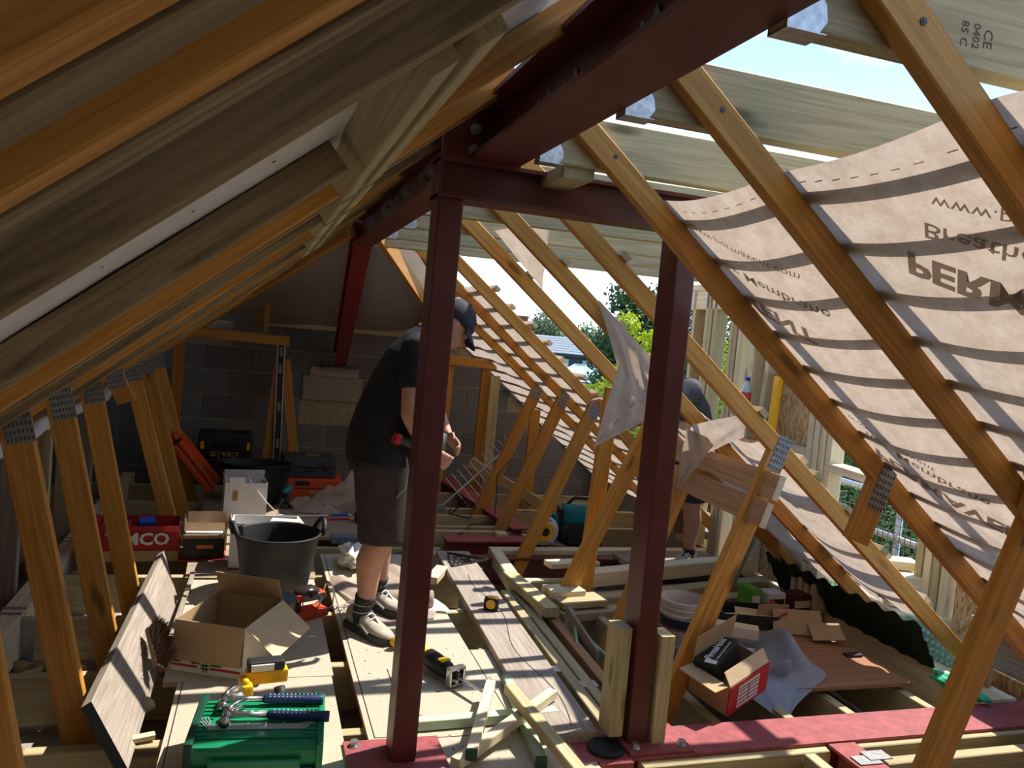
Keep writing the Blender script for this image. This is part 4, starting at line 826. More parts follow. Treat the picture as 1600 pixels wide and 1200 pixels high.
MB().prism([(0, 0), (.17, -.02), (.2, .1), (.05, .16)], 0, .004, XW @ TRS(.20, -.02, .262, .2)).build('paper', WCARD, xc)
tag(MB().tube([(-.02, 5.72, .34), (.0, 5.68, .29), (.1, 5.7, .16), (.2, 5.75, .05), (.35, 5.85, .02), (.55, 5.9, .015)], .0045, 6).build('white_strap', WHITEP, None, None, True), 'white strap trailing from the tall carton to the torn membrane', 'strap')
# far cases
def case(name, label, W, w, d, h, mat, cat, parts):
    r = thing(name, label, cat, W); MB().box(0, w, 0, d, 0, h*.5, None, .012).build('lower_shell', mat, r, W); MB().box(0, w, 0, d, h*.52, h, None, .012).build('lid', mat, r, W)
    for (nm, b, m_) in parts: MB().box(*b, None, .003).build(nm, m_, r, W)
    return r
DW = TRS(-.44, 7.05, -.02, math.radians(2))
dc = case('tool_case', 'tall black tool case with yellow latches and lettering by the block wall', DW, .43, .28, .43, BLACKP, 'tool case', [('latch', (.02, .05, -.012, .01, .30, .36), YEL), ('latch', (.385, .41, -.012, .01, .30, .36), YEL), ('latch', (.02, .045, -.012, .01, .19, .205), YEL), ('latch', (.385, .41, -.012, .01, .19, .205), YEL), ('handle', (.13, .30, -.03, .0, .33, .36), RUB), ('rib', (.06, .37, -.008, .0, .29, .30), RUB), ('rib', (.06, .37, -.008, .0, .20, .21), RUB)])
text('DEWALT', 'brand_word', plain('dim_yellow', (.55, .30, .02), .5), .055, DW @ TRS(.215, -.004, .255, 0, math.pi/2), dc, 1.0, .001)
OW = TRS(-.63, 6.36, .44, math.radians(-4)) @ M.Rotation(math.radians(50), 4, 'Y')
oc = thing('tool_case', 'bright orange flat case leaning beside the rear tub', 'tool case', OW)
MB().box(0, .50, 0, .30, 0, .05, None, .015).build('body', plain('bright_orange', (.62, .075, .01), .4, 0, 10, .1), oc, OW); MB().box(0, .50, .01, .29, .055, .09, None, .015).build('lid', MATS['bright_orange'], oc, OW); MB().box(.05, .07, -.01, .04, .02, .10, None, .004).build('latch', BLACKP, oc, OW)
HWD = TRS(.27, 6.45, .004, math.radians(-3))
hc = case('tool_case', 'low red tool case with a black label under the black case', HWD, .42, .30, .17, ORG, 'tool case', [('label', (.06, .17, -.006, .0, .115, .15), BLACKP), ('latch', (.02, .05, -.01, .01, .06, .11), ORG), ('latch', (.36, .39, -.01, .01, .06, .11), ORG)])
KW = TRS(.235, 6.46, .176, math.radians(4))
kc = case('tool_case', 'flat black dusty case lying on the red case', KW, .41, .32, .155, plain('dusty_black', (.045, .045, .048), .7, 0, 8, .35), 'tool case', [('latch', (.05, .09, -.012, .01, .05, .10), BLACKP), ('latch', (.31, .35, -.012, .01, .05, .10), BLACKP), ('label', (.18, .30, .12, .22, .154, .157), plain('dull_yellow_label', (.22, .17, .05), .6)), ('handle', (.16, .25, -.03, .0, .06, .08), BLACKP)])
ZW = TRS(.27, 6.18, .0, math.radians(70))
dr = thing('drill', 'small teal cordless drill standing in front of the red case', 'drill', ZW)
MB().tube([(-.07, 0, .14), (-.03, 0, .145), (.05, 0, .145), (.08, 0, .145)], [.02, .026, .024, .014], 12).build('body', TEAL, dr, ZW, True); MB().tube([(0, 0, .14), (-.01, 0, .06), (-.015, 0, .03)], [.02, .017, .02], 10).build('grip', BLACKP, dr, ZW, True); MB().box(-.06, .04, -.03, .03, .004, .045, None, .006).build('battery', BLACKP, dr, ZW)
# black spirit level against the stud
VW = frame((.205, WY-.56, .02), (-.03, .03, 1), (1, 0, 0))
lv = thing('spirit_level', 'long black spirit level leaning upright by the block wall', 'spirit level', VW)
MB().box(0, 1.2, -.012, .012, -.033, -.024).box(0, 1.2, -.012, .012, .024, .033).build('rails', SLV, lv, VW); MB().box(.0, 1.2, -.006, .006, -.024, .024).build('web', BLACKP, lv, VW)
for x in (.3, .62, .95, 1.1): MB().box(x-.04, x+.04, -.0095, .0095, -.014, .014, None, .004).build('hand_hole', GREYP, lv, VW)
# torn printed membrane piece standing in front of the cases
def tornf(u, v):
    x = .30+.50*u; y = 6.02-.06*math.sin(3*u); top = .05+.30*u**1.4+.018*math.sin(u*17)+.008*math.sin(u*41)
    return (x+.02*math.sin(7*v), y+.20*v*(1-.3*u)+.02*math.sin(9*u+5*v), .01+top*v)
tp = tag(MB().grid(tornf, 36, 14).build('torn_membrane', MEMB, None, None, True), 'torn printed membrane scrap propped behind the worker', 'membrane')
TPW = frame((.56, 6.03, .10), (-.97, .0, .05), (0, -.55, -1))
text('Membrane', 'printed_word', PRINT, .075, frame((.60, 6.055, .145), (-1, 0, .02), (0, -.62, -1)) @ M.Rotation(math.pi/2, 4, 'X'), tp, 1.1)
text('VENT', 'printed_word', PRINT, .09, frame((.66, 5.998, .058), (-1, 0, -.1), (0, -.62, -1)) @ M.Rotation(math.pi/2, 4, 'X'), tp, 1.6, .003)
for i, (a, b, m_, lab) in enumerate((((.52, 5.80, .012), (.70, 5.83, .012), REDP, 'red marker pencil on the far board'), ((.58, 5.93, .012), (.70, 5.95, .012), BLUEP, 'blue marker on the far board'))):
    t = thing('marker', lab, 'marker', a); MB().cyl(a, b, .009, n=10).build('barrel', m_, t); MB().cyl(b, V(b)+(V(b)-V(a)).normalized()*.03, .007, .004, 10).build('tip', WHITEP, t)
tag(MB().box(.73, .86, 5.72, 5.82, .004, .07, None, .012).build('charger', RUB), 'small black charger by the worker calf', 'charger')
tag(MB().box(.52, .80, 5.20, 5.30, -.0, .045, None, .006).build('foam_block', plain('blue_grey_foam', (.12, .15, .18), .8, 0, 40, .3)), 'blue-grey foam strip in front of the far board', 'foam strip')
# ---------------------------------------------------------------- middle of the floor
for i, (a, b, w_, h_, m_, lab, e_) in enumerate((((.957, 2.955, .066), (.745, 2.435, .072), .038, .036, PALE, 'pale timber offcut lying across the others, pointing at the camera', 1),
   ((.62, 2.762, .021), (1.175, 2.785, .021), .045, .038, GRN, 'green treated offcut lying sideways under the pale ones', 0), ((1.072, 3.10, .019), (1.00, 2.45, .019), .038, .036, GRN, 'green treated offcut running away beneath the crossed sticks', 1),
   ((.695, 2.44, .045), (1.185, 2.86, .062), .04, .036, PALE, 'pale offcut lying diagonally from lower left to upper right', 0), ((1.00, 2.845, .098), (1.06, 2.20, .085), .045, .038, TR, 'brownish offcut lying diagonally toward the bottom edge', 0))):
    o = thing('offcut', lab, 'timber offcut', (a[0], a[1], 0)); beam('timber', a, b, w_, h_, m_, o)
    if e_:
        d = (V(b)-V(a)).normalized(); beam('green_end', V(b)-d*.012, V(b)+d*.001, w_+.001, h_+.001, plain('dark_green_end%d' % i, (.03, .07, .045), .8), o)
sm = MB(); rr = random.Random(12)
for _ in range(70):
    x, y = rr.uniform(.5, 1.18), rr.uniform(2.3, 3.6); a = rr.uniform(0, 6); sm.box(-.006, .006, -.0012, .0012, 0, .001, TRS(x, y, .0004, a))
tag(sm.build('sawdust_chips', plain('chip_brown', (.22, .13, .06), .9)), 'little wood splinters scattered over the chipboard', 'splinters', None, 'stuff')
ce = text('CE 2812', 'stamped_mark', PRINT, .04, TRS(.98, 2.36, .0008, math.radians(-100)), None); tag(ce, 'grey CE mark printed on the chipboard near the bottom edge', 'printed mark')
# reciprocating saw
RW = TRS(.80, 3.20, .0, math.radians(-66))
rs = thing('reciprocating_saw', 'yellow and black reciprocating saw lying on the chipboard', 'saw', RW)
MB().tube([(-.22, .0, .05), (-.20, 0, .05), (-.12, .0, .052), (-.06, 0, .052)], [.026, .034, .036, .038], 14).build('motor_housing', YEL, rs, RW, True)
MB().tube([(-.07, 0, .052), (-.02, 0, .05), (.06, 0, .046), (.10, 0, .044)], [.039, .040, .036, .026], 14).build('nose_boot', RUB, rs, RW, True)
MB().tube([(-.20, .02, .05), (-.28, .03, .04), (-.33, .01, .035), (-.31, -.02, .035)], [.022, .02, .022, .02], 10).build('rear_grip', YEL, rs, RW, True); MB().box(.02, .055, -.022, .022, .078, .086, None, .003).build('yellow_panel', YEL, rs, RW)
sh = MB(); sh.box(.105, .135, -.040, -.028, .008, .082, None, .004); sh.box(.105, .135, .028, .040, .008, .082, None, .004); sh.box(.105, .135, -.04, .04, .072, .084, None, .004); sh.box(.105, .135, -.04, .04, .006, .016, None, .004); sh.build('shoe', CHROME, rs, RW)
MB().box(.10, .145, -.012, .012, .035, .06, None, .004).build('blade_clamp', BLACKP, rs, RW); MB().prism([(.14, -.012), (.30, -.006), (.31, .0), (.30, .009), (.14, .010)], .046, .048).build('blade', CHROME, rs, RW)
# tape measure
PW = TRS(1.215, 3.86, .036, math.radians(-25))
tm = thing('tape_measure', 'black and yellow tape measure on the scaffold board', 'tape measure', PW)
MB().box(-.038, .038, -.024, .024, 0, .068, None, .014).build('case', RUB, tm, PW); MB().cyl((0, -.0255, .036), (0, .0255, .036), .024, n=20).build('yellow_disc', YEL, tm, PW); MB().box(-.02, .03, -.018, .018, .066, .070, None, .002).build('top_label', YEL, tm, PW); MB().box(.036, .048, -.012, .012, .004, .014).build('hook', ZINC, tm, PW)
# black cast grating on the far end of the scaffold board
QW = TRS(1.27, 4.72, .037, math.radians(20), .06)
gq = thing('vent_grille', 'black triangular openwork grille on the far end of the scaffold board', 'grille', QW)
MB().tube([(-.13, -.09, .006), (.16, -.05, .006), (-.02, .13, .006), (-.13, -.09, .006)], .008, 6).build('rim', BLACKP, gq, QW)
for k in range(6): MB().box(-.10+.035*k, -.094+.035*k, -.07+.008*k, .05-abs(k-2)*.02, .002, .010).build('bar', BLACKP, gq, QW)
for k in range(3): MB().box(-.09+.03*k, .10-.03*k, -.04+.045*k, -.034+.045*k, .003, .009).build('bar', BLACKP, gq, QW)
tag(beam('offcut', (1.01, 4.38, .022), (1.12, 4.60, .022), .07, .04, PALE), 'white sawn offcut beside the far part of the scaffold board', 'timber offcut')
# membrane scraps and roll at the worker's feet
def scrap(u, v):
    x = .50+.42*u+.05*math.sin(v*5); y = 3.72+.75*v+.12*u-.1*math.sin(u*6)*v
    return (x, y, .006+.018*abs(math.sin(u*7+v*4))*(.3+v)+.05*max(0, v-.75)*math.sin(u*9)**2)
mr = tag(MB().grid(scrap, 30, 30).build('membrane_scrap', MEMB, None, None, True), 'crumpled printed membrane scrap under the worker shoes', 'membrane')
text('Membrane', 'printed_word', PRINT, .08, TRS(.54, 4.05, .034, math.radians(55), -.02), mr, 1.1)
rl = thing('membrane_roll', 'small roll of pink membrane beside the left post', 'membrane roll', (.8, 4.0, .04))
MB().lathe([(.043, 0), (.045, .02), (.044, .22), (.045, .34), (.043, .36), (.036, .36), (.034, .34), (.034, .02), (.036, 0), (.043, 0)], 24, frame((.58, 4.02, .048), (0, 0, 1), (1, -.05, 0))).build('rolled_sheet', MEMB, rl, None, True)
MB().grid(lambda u, v: (.90+.12*u, 3.94+.14*v-.03*u, .012+.02*math.sin(u*4)*v), 8, 8).build('loose_end', MATS['white_membrane'], rl, None, True)
tag(blob(.60, 4.72, .06, .07, .16, .06, 21).build('paper_bag', plain('white_paper', (.72, .69, .64), .8, 0, 12, .1), None, None, True), 'scrunched white paper bag behind the worker legs', 'paper bag')
# packers at the right post
tag(beam('packer', (1.318, 2.60, .036), (1.325, 2.615, .43), .055, .10, TR, None, (0, 1, 0)), 'short treated timber standing left of the right post', 'packer')
tag(beam('packer', (1.482, 2.575, .012), (1.484, 2.58, .41), .055, .09, TR, None, (0, 1, 0)), 'short treated timber standing right of the right post', 'packer')
DK = (1.275, 2.535)
dk = thing('rubber_pad', 'round black ribbed rubber pad on the floor by the right post', 'rubber pad', (*DK, 0)); 
MB().lathe([(0, .016), (.062, .016), (.066, .012), (.066, .001), (0, .001)], 36, M.Translation((*DK, 0))).build('disc', RUB, dk, None, True, 0, 40)
for r_ in (.018, .034, .050): MB().lathe([(r_, .0165), (r_+.003, .0185), (r_+.006, .0165)], 32, M.Translation((*DK, 0))).build('ring', RUB, dk, None, True)
tag(MB().box(1.215, 1.343, 2.44, 2.66, -.022, .0005).build('steel_shelf_plate', STEELF), 'red steel plate under the round rubber pad', 'steel plate')
# ---------------------------------------------------------------- prop, boards, flaps
tag(beam('prop', (1.86, 4.20, -.16), (1.93, 4.20, 1.20), .04, .09, OR, None, (1, 0, 0)), 'upright orange prop between the steel posts', 'prop')
for k, (z0, z1, lab) in enumerate((((.905, .965), (.0, 0), 'upper of the two boards nailed across the webs'), ((.755, .85), (0, 0), 'lower of the two boards nailed across the webs'))):
    zc = .93-.115*k; x = 2.095-.045*k
    b = thing('cross_board', lab, 'board', (x, 3.3, zc)); beam('board', (x-.02, 2.80, zc-.012), (x-.035, 3.82, zc+.012), .03, .108, CEIL, b, (.3, 0, 1))
    beam('sawn_end', (x-.02, 2.797, zc-.012), (x-.02, 2.80, zc-.012), .03, .108, PALE, b, (.3, 0, 1))
def flap(label, fn, nu, nv, mat=MEMB): return tag(MB().grid(fn, nu, nv).build('torn_flap', mat, None, None, True), label, 'membrane')
def bil(P00, P10, P11, P01, wr=.02, seed=0):
    P = [V(p) for p in (P00, P10, P11, P01)]
    def fn(u, v):
        p = P[0]*(1-u)*(1-v)+P[1]*u*(1-v)+P[2]*u*v+P[3]*(1-u)*v
        return p+V((.3, -1, .2))*wr*(math.sin(6*u+4*v+seed)*.6+math.sin(11*v+3*u)*.4)*math.sin(math.pi*min(1, max(0, u*.9+.05)))
    return fn
FP = [V(p) for p in ((1.475, 3.47, 1.65), (1.83, 3.46, 1.355), (1.60, 3.45, 1.34), (1.815, 3.42, 1.20), (1.478, 3.36, .972), (1.72, 3.38, 1.10))]
def flapf(u, v):
    w_ = v*2; a_, b_ = (FP[0].lerp(FP[2], w_), FP[1].lerp(FP[3], w_)) if w_ < 1 else (FP[2].lerp(FP[4], w_-1), FP[3].lerp(FP[5], w_-1))
    p = a_.lerp(b_, u); k = math.sin(math.pi*u)*math.sin(math.pi*v)
    return p+V((.2, -1, .1))*(.022*math.sin(6*u+5*v)*k+.03*k*(abs(u-.45+.4*(v-.5)) < .12)*0+.012*math.sin(15*u-8*v)*k)
fl2 = flap('big torn triangular membrane flap hanging from the truss behind the portal', flapf, 28, 36)
for k in range(5):
    t = k/4; p = V((1.50, 3.345, 1.015)).lerp(V((1.80, 3.38, 1.335)), t); MB().bar(p-V((.014, 0, .014)), p+V((.014, 0, .014)), .002, .004).build('stitch_mark', PRINT, fl2)
flap('pale membrane scrap draped over the two boards', bil((1.965, 3.36, 1.10), (1.985, 2.93, 1.215), (2.00, 2.98, 1.10), (2.01, 3.28, .98), .02, 3), 20, 14, MATS['white_membrane'] if False else MEMB)
flap('twisted tail of membrane hanging down in front of the two boards', bil((1.955, 3.38, 1.09), (2.00, 3.20, 1.03), (1.985, 3.36, .86), (1.955, 3.42, .775), .025, 4), 16, 20)
flap('small membrane rag on the truss behind the portal near the dormer', bil((1.62, 2.96, 1.50), (1.72, 2.95, 1.47), (1.80, 2.98, 1.37), (1.70, 2.99, 1.41), .02, 5), 12, 8)
flap('triangular scrap of membrane high on the bare trusses', bil((1.12, 4.09, 1.98), (1.28, 3.60, 2.0), (1.24, 3.58, 1.92), (1.40, 4.05, 1.70), .01, 6), 16, 12)
# ---------------------------------------------------------------- dormer extras
YW = frame((3.085, 4.315, .72), (.02, -.02, 1), (1, 0, 0))
yl = thing('spirit_level', 'yellow spirit level leaning on the dormer wall', 'spirit level', YW)
MB().box(0, .62, -.028, .028, -.016, .016, None, .003).build('body', YEL, yl, YW); MB().box(.545, .575, -.030, -.024, -.012, .012).build('vial', GREYP, yl, YW); MB().box(.58, .61, -.030, -.020, -.014, .014, None, .002).build('end_cap', BLACKP, yl, YW); MB().box(.50, .51, -.030, -.026, -.004, .004).build('hang_hole', BLACKP, yl, YW)
tag(beam('nogging', (FX+.05, 4.52, 1.065), (FX+.05, 4.87, 1.065), .095, .045, PALE), 'pale nogging that carries the water bottle', 'nogging')
GLS = plain('clear_plastic', (.55, .62, .66), .15); 
BT = TRS(3.14, 4.70, 1.088)
bo = thing('water_bottle', 'clear water bottle with blue cap and red label on the dormer nogging', 'bottle', BT)
MB().lathe([(0, 0), (.032, 0), (.034, .01), (.034, .13), (.028, .155), (.013, .185), (.013, .20), (0, .20)], 20).build('body', GLS, bo, BT, True); MB().lathe([(0, .198), (.016, .198), (.016, .222), (0, .222)], 16).build('cap', BLUEP, bo, BT); MB().lathe([(.0348, .06), (.0348, .12)], 20).build('label', plain('red_label', (.65, .08, .10), .5), bo, BT); MB().lathe([(.0348, .02), (.0348, .05)], 20).build('label', plain('blue_label', (.25, .55, .75), .5), bo, BT)
# ---------------------------------------------------------------- timber stack behind the bucket
stk = [((1.80, 4.22, .075), (3.42, 4.60, .085), .10, .09, PALE, 'top timber of the long stack beyond the bucket'), ((1.90, 4.10, -.005), (3.30, 4.42, -.005), .10, .05, TR, 'front lower timber of the long stack beyond the bucket'), ((1.70, 4.02, -.055), (3.2, 4.30, -.05), .09, .05, CEIL, 'bottom brown timber of the long stack beyond the bucket'),
 ((1.60, 4.07, .055), (1.80, 4.10, .055), .14, .04, PALE, 'wide pale timber at the left end of the long stack'), ((1.72, 4.42, .105), (2.05, 4.46, .105), .10, .03, PALE, 'short pale offcut lying on the trimmer'), ((1.62, 3.98, .03), (1.90, 4.02, .03), .16, .03, TR, 'thin square panel leaning at the left end of the stack'),
 ((1.62, 3.90, -.02), (2.3, 4.02, -.02), .09, .045, TR, 'short timber in front of the long stack'), ((2.3, 4.0, .0), (3.1, 4.12, -.0), .09, .05, TR, 'timber low in front of the long stack on the right')]
for a, b, w_, h_, m_, lab in stk: tag(beam('stacked_timber', a, b, w_, h_, m_), lab, 'timber')
tag(beam('loose_timber', (1.50, 4.46, .025), (1.545, 3.84, .025), .085, .05, TR), 'thick pale timber offcut lying beside the scaffold board', 'timber')
for i, (a, b) in enumerate((((1.56, 3.50, -.05), (1.64, 3.80, .03)), ((1.62, 3.40, -.03), (1.60, 3.78, .06)), ((1.68, 3.30, -.06), (1.62, 3.72, -.02)))):
    tag(beam('lath', a, b, .012, .055, GRN if i != 1 else OLD), ['greenish lath stuck between the joists left of the right post', 'grey lath leaning left of the right post', 'dark green lath lowest left of the right post'][i], 'lath')
# ---------------------------------------------------------------- right-hand clutter
sheet('brown plywood sheet lying across the right joists', [(2.20, 2.88), (2.97, 2.88), (3.02, 3.60), (2.42, 3.62)], .0, .016, PLYB, 'plywood', None, 'plywood_sheet', PLYB)
UW = TRS(2.115, 3.50, -.06)
bk = thing('paint_bucket', 'white paint bucket with a navy label band behind the right post', 'bucket', UW)
WP = plain('dirty_white_plastic', (.62, .56, .50), .5, 0, 9, .15)
MB().lathe([(0, .003), (.098, .003), (.102, .012), (.118, .245), (.122, .25), (.122, .275), (.116, .277), (.112, .26), (.096, .014), (0, .012)], 40).build('body', WP, bk, UW, True, 0, 45)
for z in (.20, .232): MB().lathe([(.115+.016*(z-.19), z), (.1215, z+.003), (.1215, z+.009), (.116+.016*(z-.19), z+.012)], 40).build('rim_ring', WP, bk, UW, True)
def arc_text(t, parent, W, r, z, a0, size, mat):
    o = text(t, 'label_word', mat, size, W, parent, 1, .0012, 0)
    for q in o.data.vertices:
        a = a0+q.co.x/r; q.co = ((r+.001)*math.sin(a), -(r+.001)*math.cos(a), z+q.co.y)
NAVYL = plain('navy_label', (.012, .02, .055), .5)
MB().lathe([(.1148, .145), (.1162, .19)], 40).build('navy_band', NAVYL, bk, UW, True); MB().lathe([(.1139, .135), (.1143, .142)], 40).build('red_line', RCARD, bk, UW, True)
arc_text('Dulux', bk, UW, .117, .174, .42, .032, WHITEP); arc_text('TRADE', bk, UW, .117, .153, .42, .018, WHITEP); arc_text('Supermatt', bk, UW, .115, .115, .40, .030, NAVYL); arc_text('\u0040', bk, UW, .117, .172, -.02, .022, WHITEP)
MB().tube([(-.02+.04*math.cos(a)*1.0, -.1225, .205+.006*math.sin(a)) for a in [0, .8, 1.6, 2.4, 3.14]], .002, 6).build('handle_clip', BLACKP, bk, UW)
# fixings carton tipped over
FW = TRS(1.88, 2.715, .0, math.radians(22), math.radians(10), math.radians(-12))
fc = carton('fixings_box', 'open brown and red fixings carton tipped over beside the right post', FW, .27, .19, .14, CARD, CARD, 'box', .004, (('b', -5, .13, CARD), ('l', 80, .09, CARD), ('f', -35, .06, CARDL)))
MB().box(0, .27, -.0065, -.005, 0, .14).build('red_front', RCARD, fc, FW); MB().box(.06, .20, -.008, -.0064, .015, .12).build('white_label', WCARD, fc, FW)
for z in (.03, .05, .07, .09, .105): MB().box(.065, .195, -.0095, -.008, z, z+.003).build('label_line', BLACKP, fc, FW)
MB().box(.13, .133, -.0095, -.008, .03, .105).build('label_line', BLACKP, fc, FW)
IW = FW @ TRS(.02, .06, .10, .25, -.2)
ib = thing('fixings_box', 'black inner box with white lettering inside the tipped carton', 'box', IW); MB().box(0, .22, 0, .10, 0, .09, None, .003).build('body', BLACKP, ib, IW)
text('FirmaHold', 'brand_word', WHITEP, .042, IW @ TRS(.115, .055, .0915), ib, .95, .001); text('Collated Clipped Head Nails', 'small_print', WHITEP, .013, IW @ TRS(.115, .02, .0915), ib); MB().box(.005, .03, .01, .06, .0902, .092).build('white_sticker', WHITEP, ib, IW)
# grey plastic sheet
def grey(u, v):
    x = 1.98+.60*u; y = 3.34-.62*v+.06*math.sin(u*3)*(1-v)
    z = .03+(.012*math.sin(9*u+4*v)+.008*math.sin(17*v+5*u)+.004*math.sin(31*u-9*v))*(1-.5*v)
    z += .11*math.exp(-((u-.88)/.10)**2)*math.exp(-((v-.25)/.25)**2)+.018*math.exp(-((u-.35)/.12)**2)
    k = max(0, (v-.55)/.45); k = k*k*(3-2*k); x += (2.19-x)*k*.96
    if y < 2.885: z = z*.4+.008-(2.885-y)*.55
    return (x, y, max(z, .02) if (x > 2.18 and y > 2.89) else z)
tag(MB().grid(grey, 60, 44).build('plastic_sheet', plain('grey_plastic_sheet', (.19, .205, .235), .35, 0, 8, .15, .1, .5), None, None, True), 'crumpled grey plastic sheet draped over the plywood corner', 'plastic sheet')
def shiny(u, v): return (2.12+.20*u, 3.06+.14*v,   .065+.010*math.sin(12*u)*math.cos(9*v)+.012*math.sin(23*v+7*u))
tag(MB().grid(shiny, 30, 24).build('plastic_bag', plain('shiny_film', (.30, .31, .33), .12, 0, 10, .2, .2, .8), None, None, True), 'shiny clear plastic bag lying on the grey sheet', 'plastic bag')
tag(MB().grid(lambda u, v: (2.12+.24*u, 2.97+.05*v+.03*math.sin(u*5), .045+.05*math.sin(math.pi*v)+.02*math.sin(8*u)), 20, 8).build('film_roll', MATS['grey_plastic_sheet'], None, None, True), 'rolled fold of grey film on the plastic sheet', 'film')
JW = TRS(2.42, 3.60, .0, math.radians(-14))
jt = carton('tray_box', 'black open tray box with cardboard inside beyond the timber block', JW, .30, .22, .09, BLACKP, CARD, 'box', .006, (('r', 60, .05, RCARD),))
MB().box(.03, .22, .02, .09, .05, .062, TRS(0, 0, 0, .2)).build('white_insert', WCARD, jt, JW); MB().prism([(.08, .06), (.28, .02), (.29, .15), (.12, .19)], .07, .074).build('card_insert', CARDL, jt, JW)
tag(beam('timber_block', (2.22, 3.42, .10), (2.42, 3.30, .10), .075, .055, PALE), 'short chunky timber block on top of the grey sheet', 'timber block')
for i, (x, y, z, w_, d_, h_, m_, lab, rz) in enumerate(((2.76, 3.86, .0, .07, .12, .13, plain('leaf_green_card', (.10, .35, .04), .6), 'small green packet standing behind the tray box', .1), (2.86, 3.84, .0, .12, .10, .11, WCARD, 'white striped booklet box behind the tray box', .05),
   (2.83, 3.66, .02, .11, .08, .05, RCARD, 'small red packet beside the cardboard flaps', -.4), (3.02, 3.82, .0, .13, .12, .10, plain('maroon_card', (.10, .02, .02), .6), 'dark maroon box at the end of the clutter row', .1), (3.20, 3.80, .0, .05, .16, .10, CARDL, 'pale box edge beside the rafter foot', .1))):
    t = thing('packet', lab, 'packet', TRS(x, y, z, rz)); MB().box(0, w_, 0, d_, 0, h_, None, .003).build('body', m_, t, WM[t.name]); MB().box(.008, w_-.008, -.002, .0, h_*.3, h_*.7).build('label', WCARD if m_ is not WCARD else BLACKP, t, WM[t.name])
cw = thing('cardboard_scrap', 'folded brown cardboard flaps beside the black tray box', 'cardboard', (2.7, 3.5, .02))
for k, (P0, P1, P2, P3) in enumerate((((2.62, 3.62, .02), (2.82, 3.60, .02), (2.80, 3.58, .14), (2.64, 3.62, .13)), ((2.66, 3.50, .02), (2.90, 3.40, .03), (2.92, 3.48, .14), (2.70, 3.58, .12)), ((2.80, 3.36, .03), (2.95, 3.30, .05), (2.98, 3.40, .10), (2.84, 3.47, .08)))):
    MB().add([P0, P1, P2, P3], [(0, 1, 2, 3)]).build('flap', CARD, cw, None, False, .005)
tag(MB().box(2.86, 2.95, 3.17, 3.21, .02, .028, TRS(0, 0, 0)).build('black_strip', BLACKP), 'black strip lying on the plywood beside the grey sheet', 'strip')
tag(beam('offcut', (2.64, 2.78, -.235), (2.72, 2.70, -.22), .06, .05, GRN), 'small greenish offcut on the ceiling board between the right joists', 'offcut')
# circular saw and bag in the far bay
CW = TRS(1.98, 5.20, -.0, math.radians(6))
cs_ = thing('circular_saw', 'circular saw with a white guard and yellow blade centre near the tool bag', 'circular saw', CW)
MB().lathe([(.02, -.012), (.10, -.012), (.105, 0), (.10, .012), (.02, .012)], 36, TRS(0, 0, .105) @ M.Rotation(math.pi/2, 4, 'X')).build('upper_guard', plain('silver_guard', (.62, .63, .62), .35, .3), cs_, CW, True)
MB().lathe([(0, .016), (.062, .016), (.066, .014), (.066, .012), (0, .012)], 30, TRS(0, 0, .10) @ M.Rotation(math.pi/2, 4, 'X')).build('blade_disc', YEL, cs_, CW); MB().lathe([(0, .02), (.028, .02), (.03, .016), (0, .016)], 20, TRS(0, 0, .10) @ M.Rotation(math.pi/2, 4, 'X')).build('blade_washer', BLACKP, cs_, CW)
MB().box(-.15, .15, -.03, .09, .03, .036, TRS(0, 0, 0, 0, 0, .2)).build('base_shoe', ZINC, cs_, CW); MB().tube([(.02, .07, .13), (.08, .08, .11), (.12, .08, .08)], [.04, .045, .04], 12).build('motor', TEAL, cs_, CW, True)
MB().tube([(-.02, .06, .19), (.04, .07, .22), (.10, .07, .20), (.13, .07, .15)], [.014, .018, .018, .016], 10).build('handle', TEAL, cs_, CW, True); MB().tube([(-.12, -.02, .15), (-.06, -.02, .20), (.0, -.02, .21)], .007, 8).build('guard_lever', BLACKP, cs_, CW, True)
text('makita', 'brand_word', NAVYL, .028, CW @ TRS(.0, -.0135, .185, 0, math.pi/2), cs_)
AW = TRS(2.18, 5.36, -.05, math.radians(-12))
tb2 = thing('tool_bag', 'teal and black soft tool bag among the far joists', 'tool bag', AW)
MB().box(-.02, .30, 0, .22, 0, .16, None, .03).build('base', RUB, tb2, AW, True); MB().box(-.01, .29, .01, .21, .14, .30, None, .05).build('top', TEAL, tb2, AW, True); MB().box(.04, .17, -.012, .01, .02, .17, None, .012).build('pocket', BLACKP, tb2, AW)
MB().tube([(.02, .1, .28), (.08, .1, .345), (.20, .1, .345), (.27, .1, .28)], .012, 8).build('handle', BLACKP, tb2, AW, True); MB().box(-.03, .0, .03, .2, .05, .27, None, .012).build('side_pocket', BLACKP, tb2, AW)
tag(blob(2.42, 5.9, .05, .14, .10, .07, 33).build('wool_clump', plain('brown_wool', (.50, .27, .10), 1, 0, 20, .4, .6), None, None, True), 'brown insulation clump behind the tool bag', 'insulation')
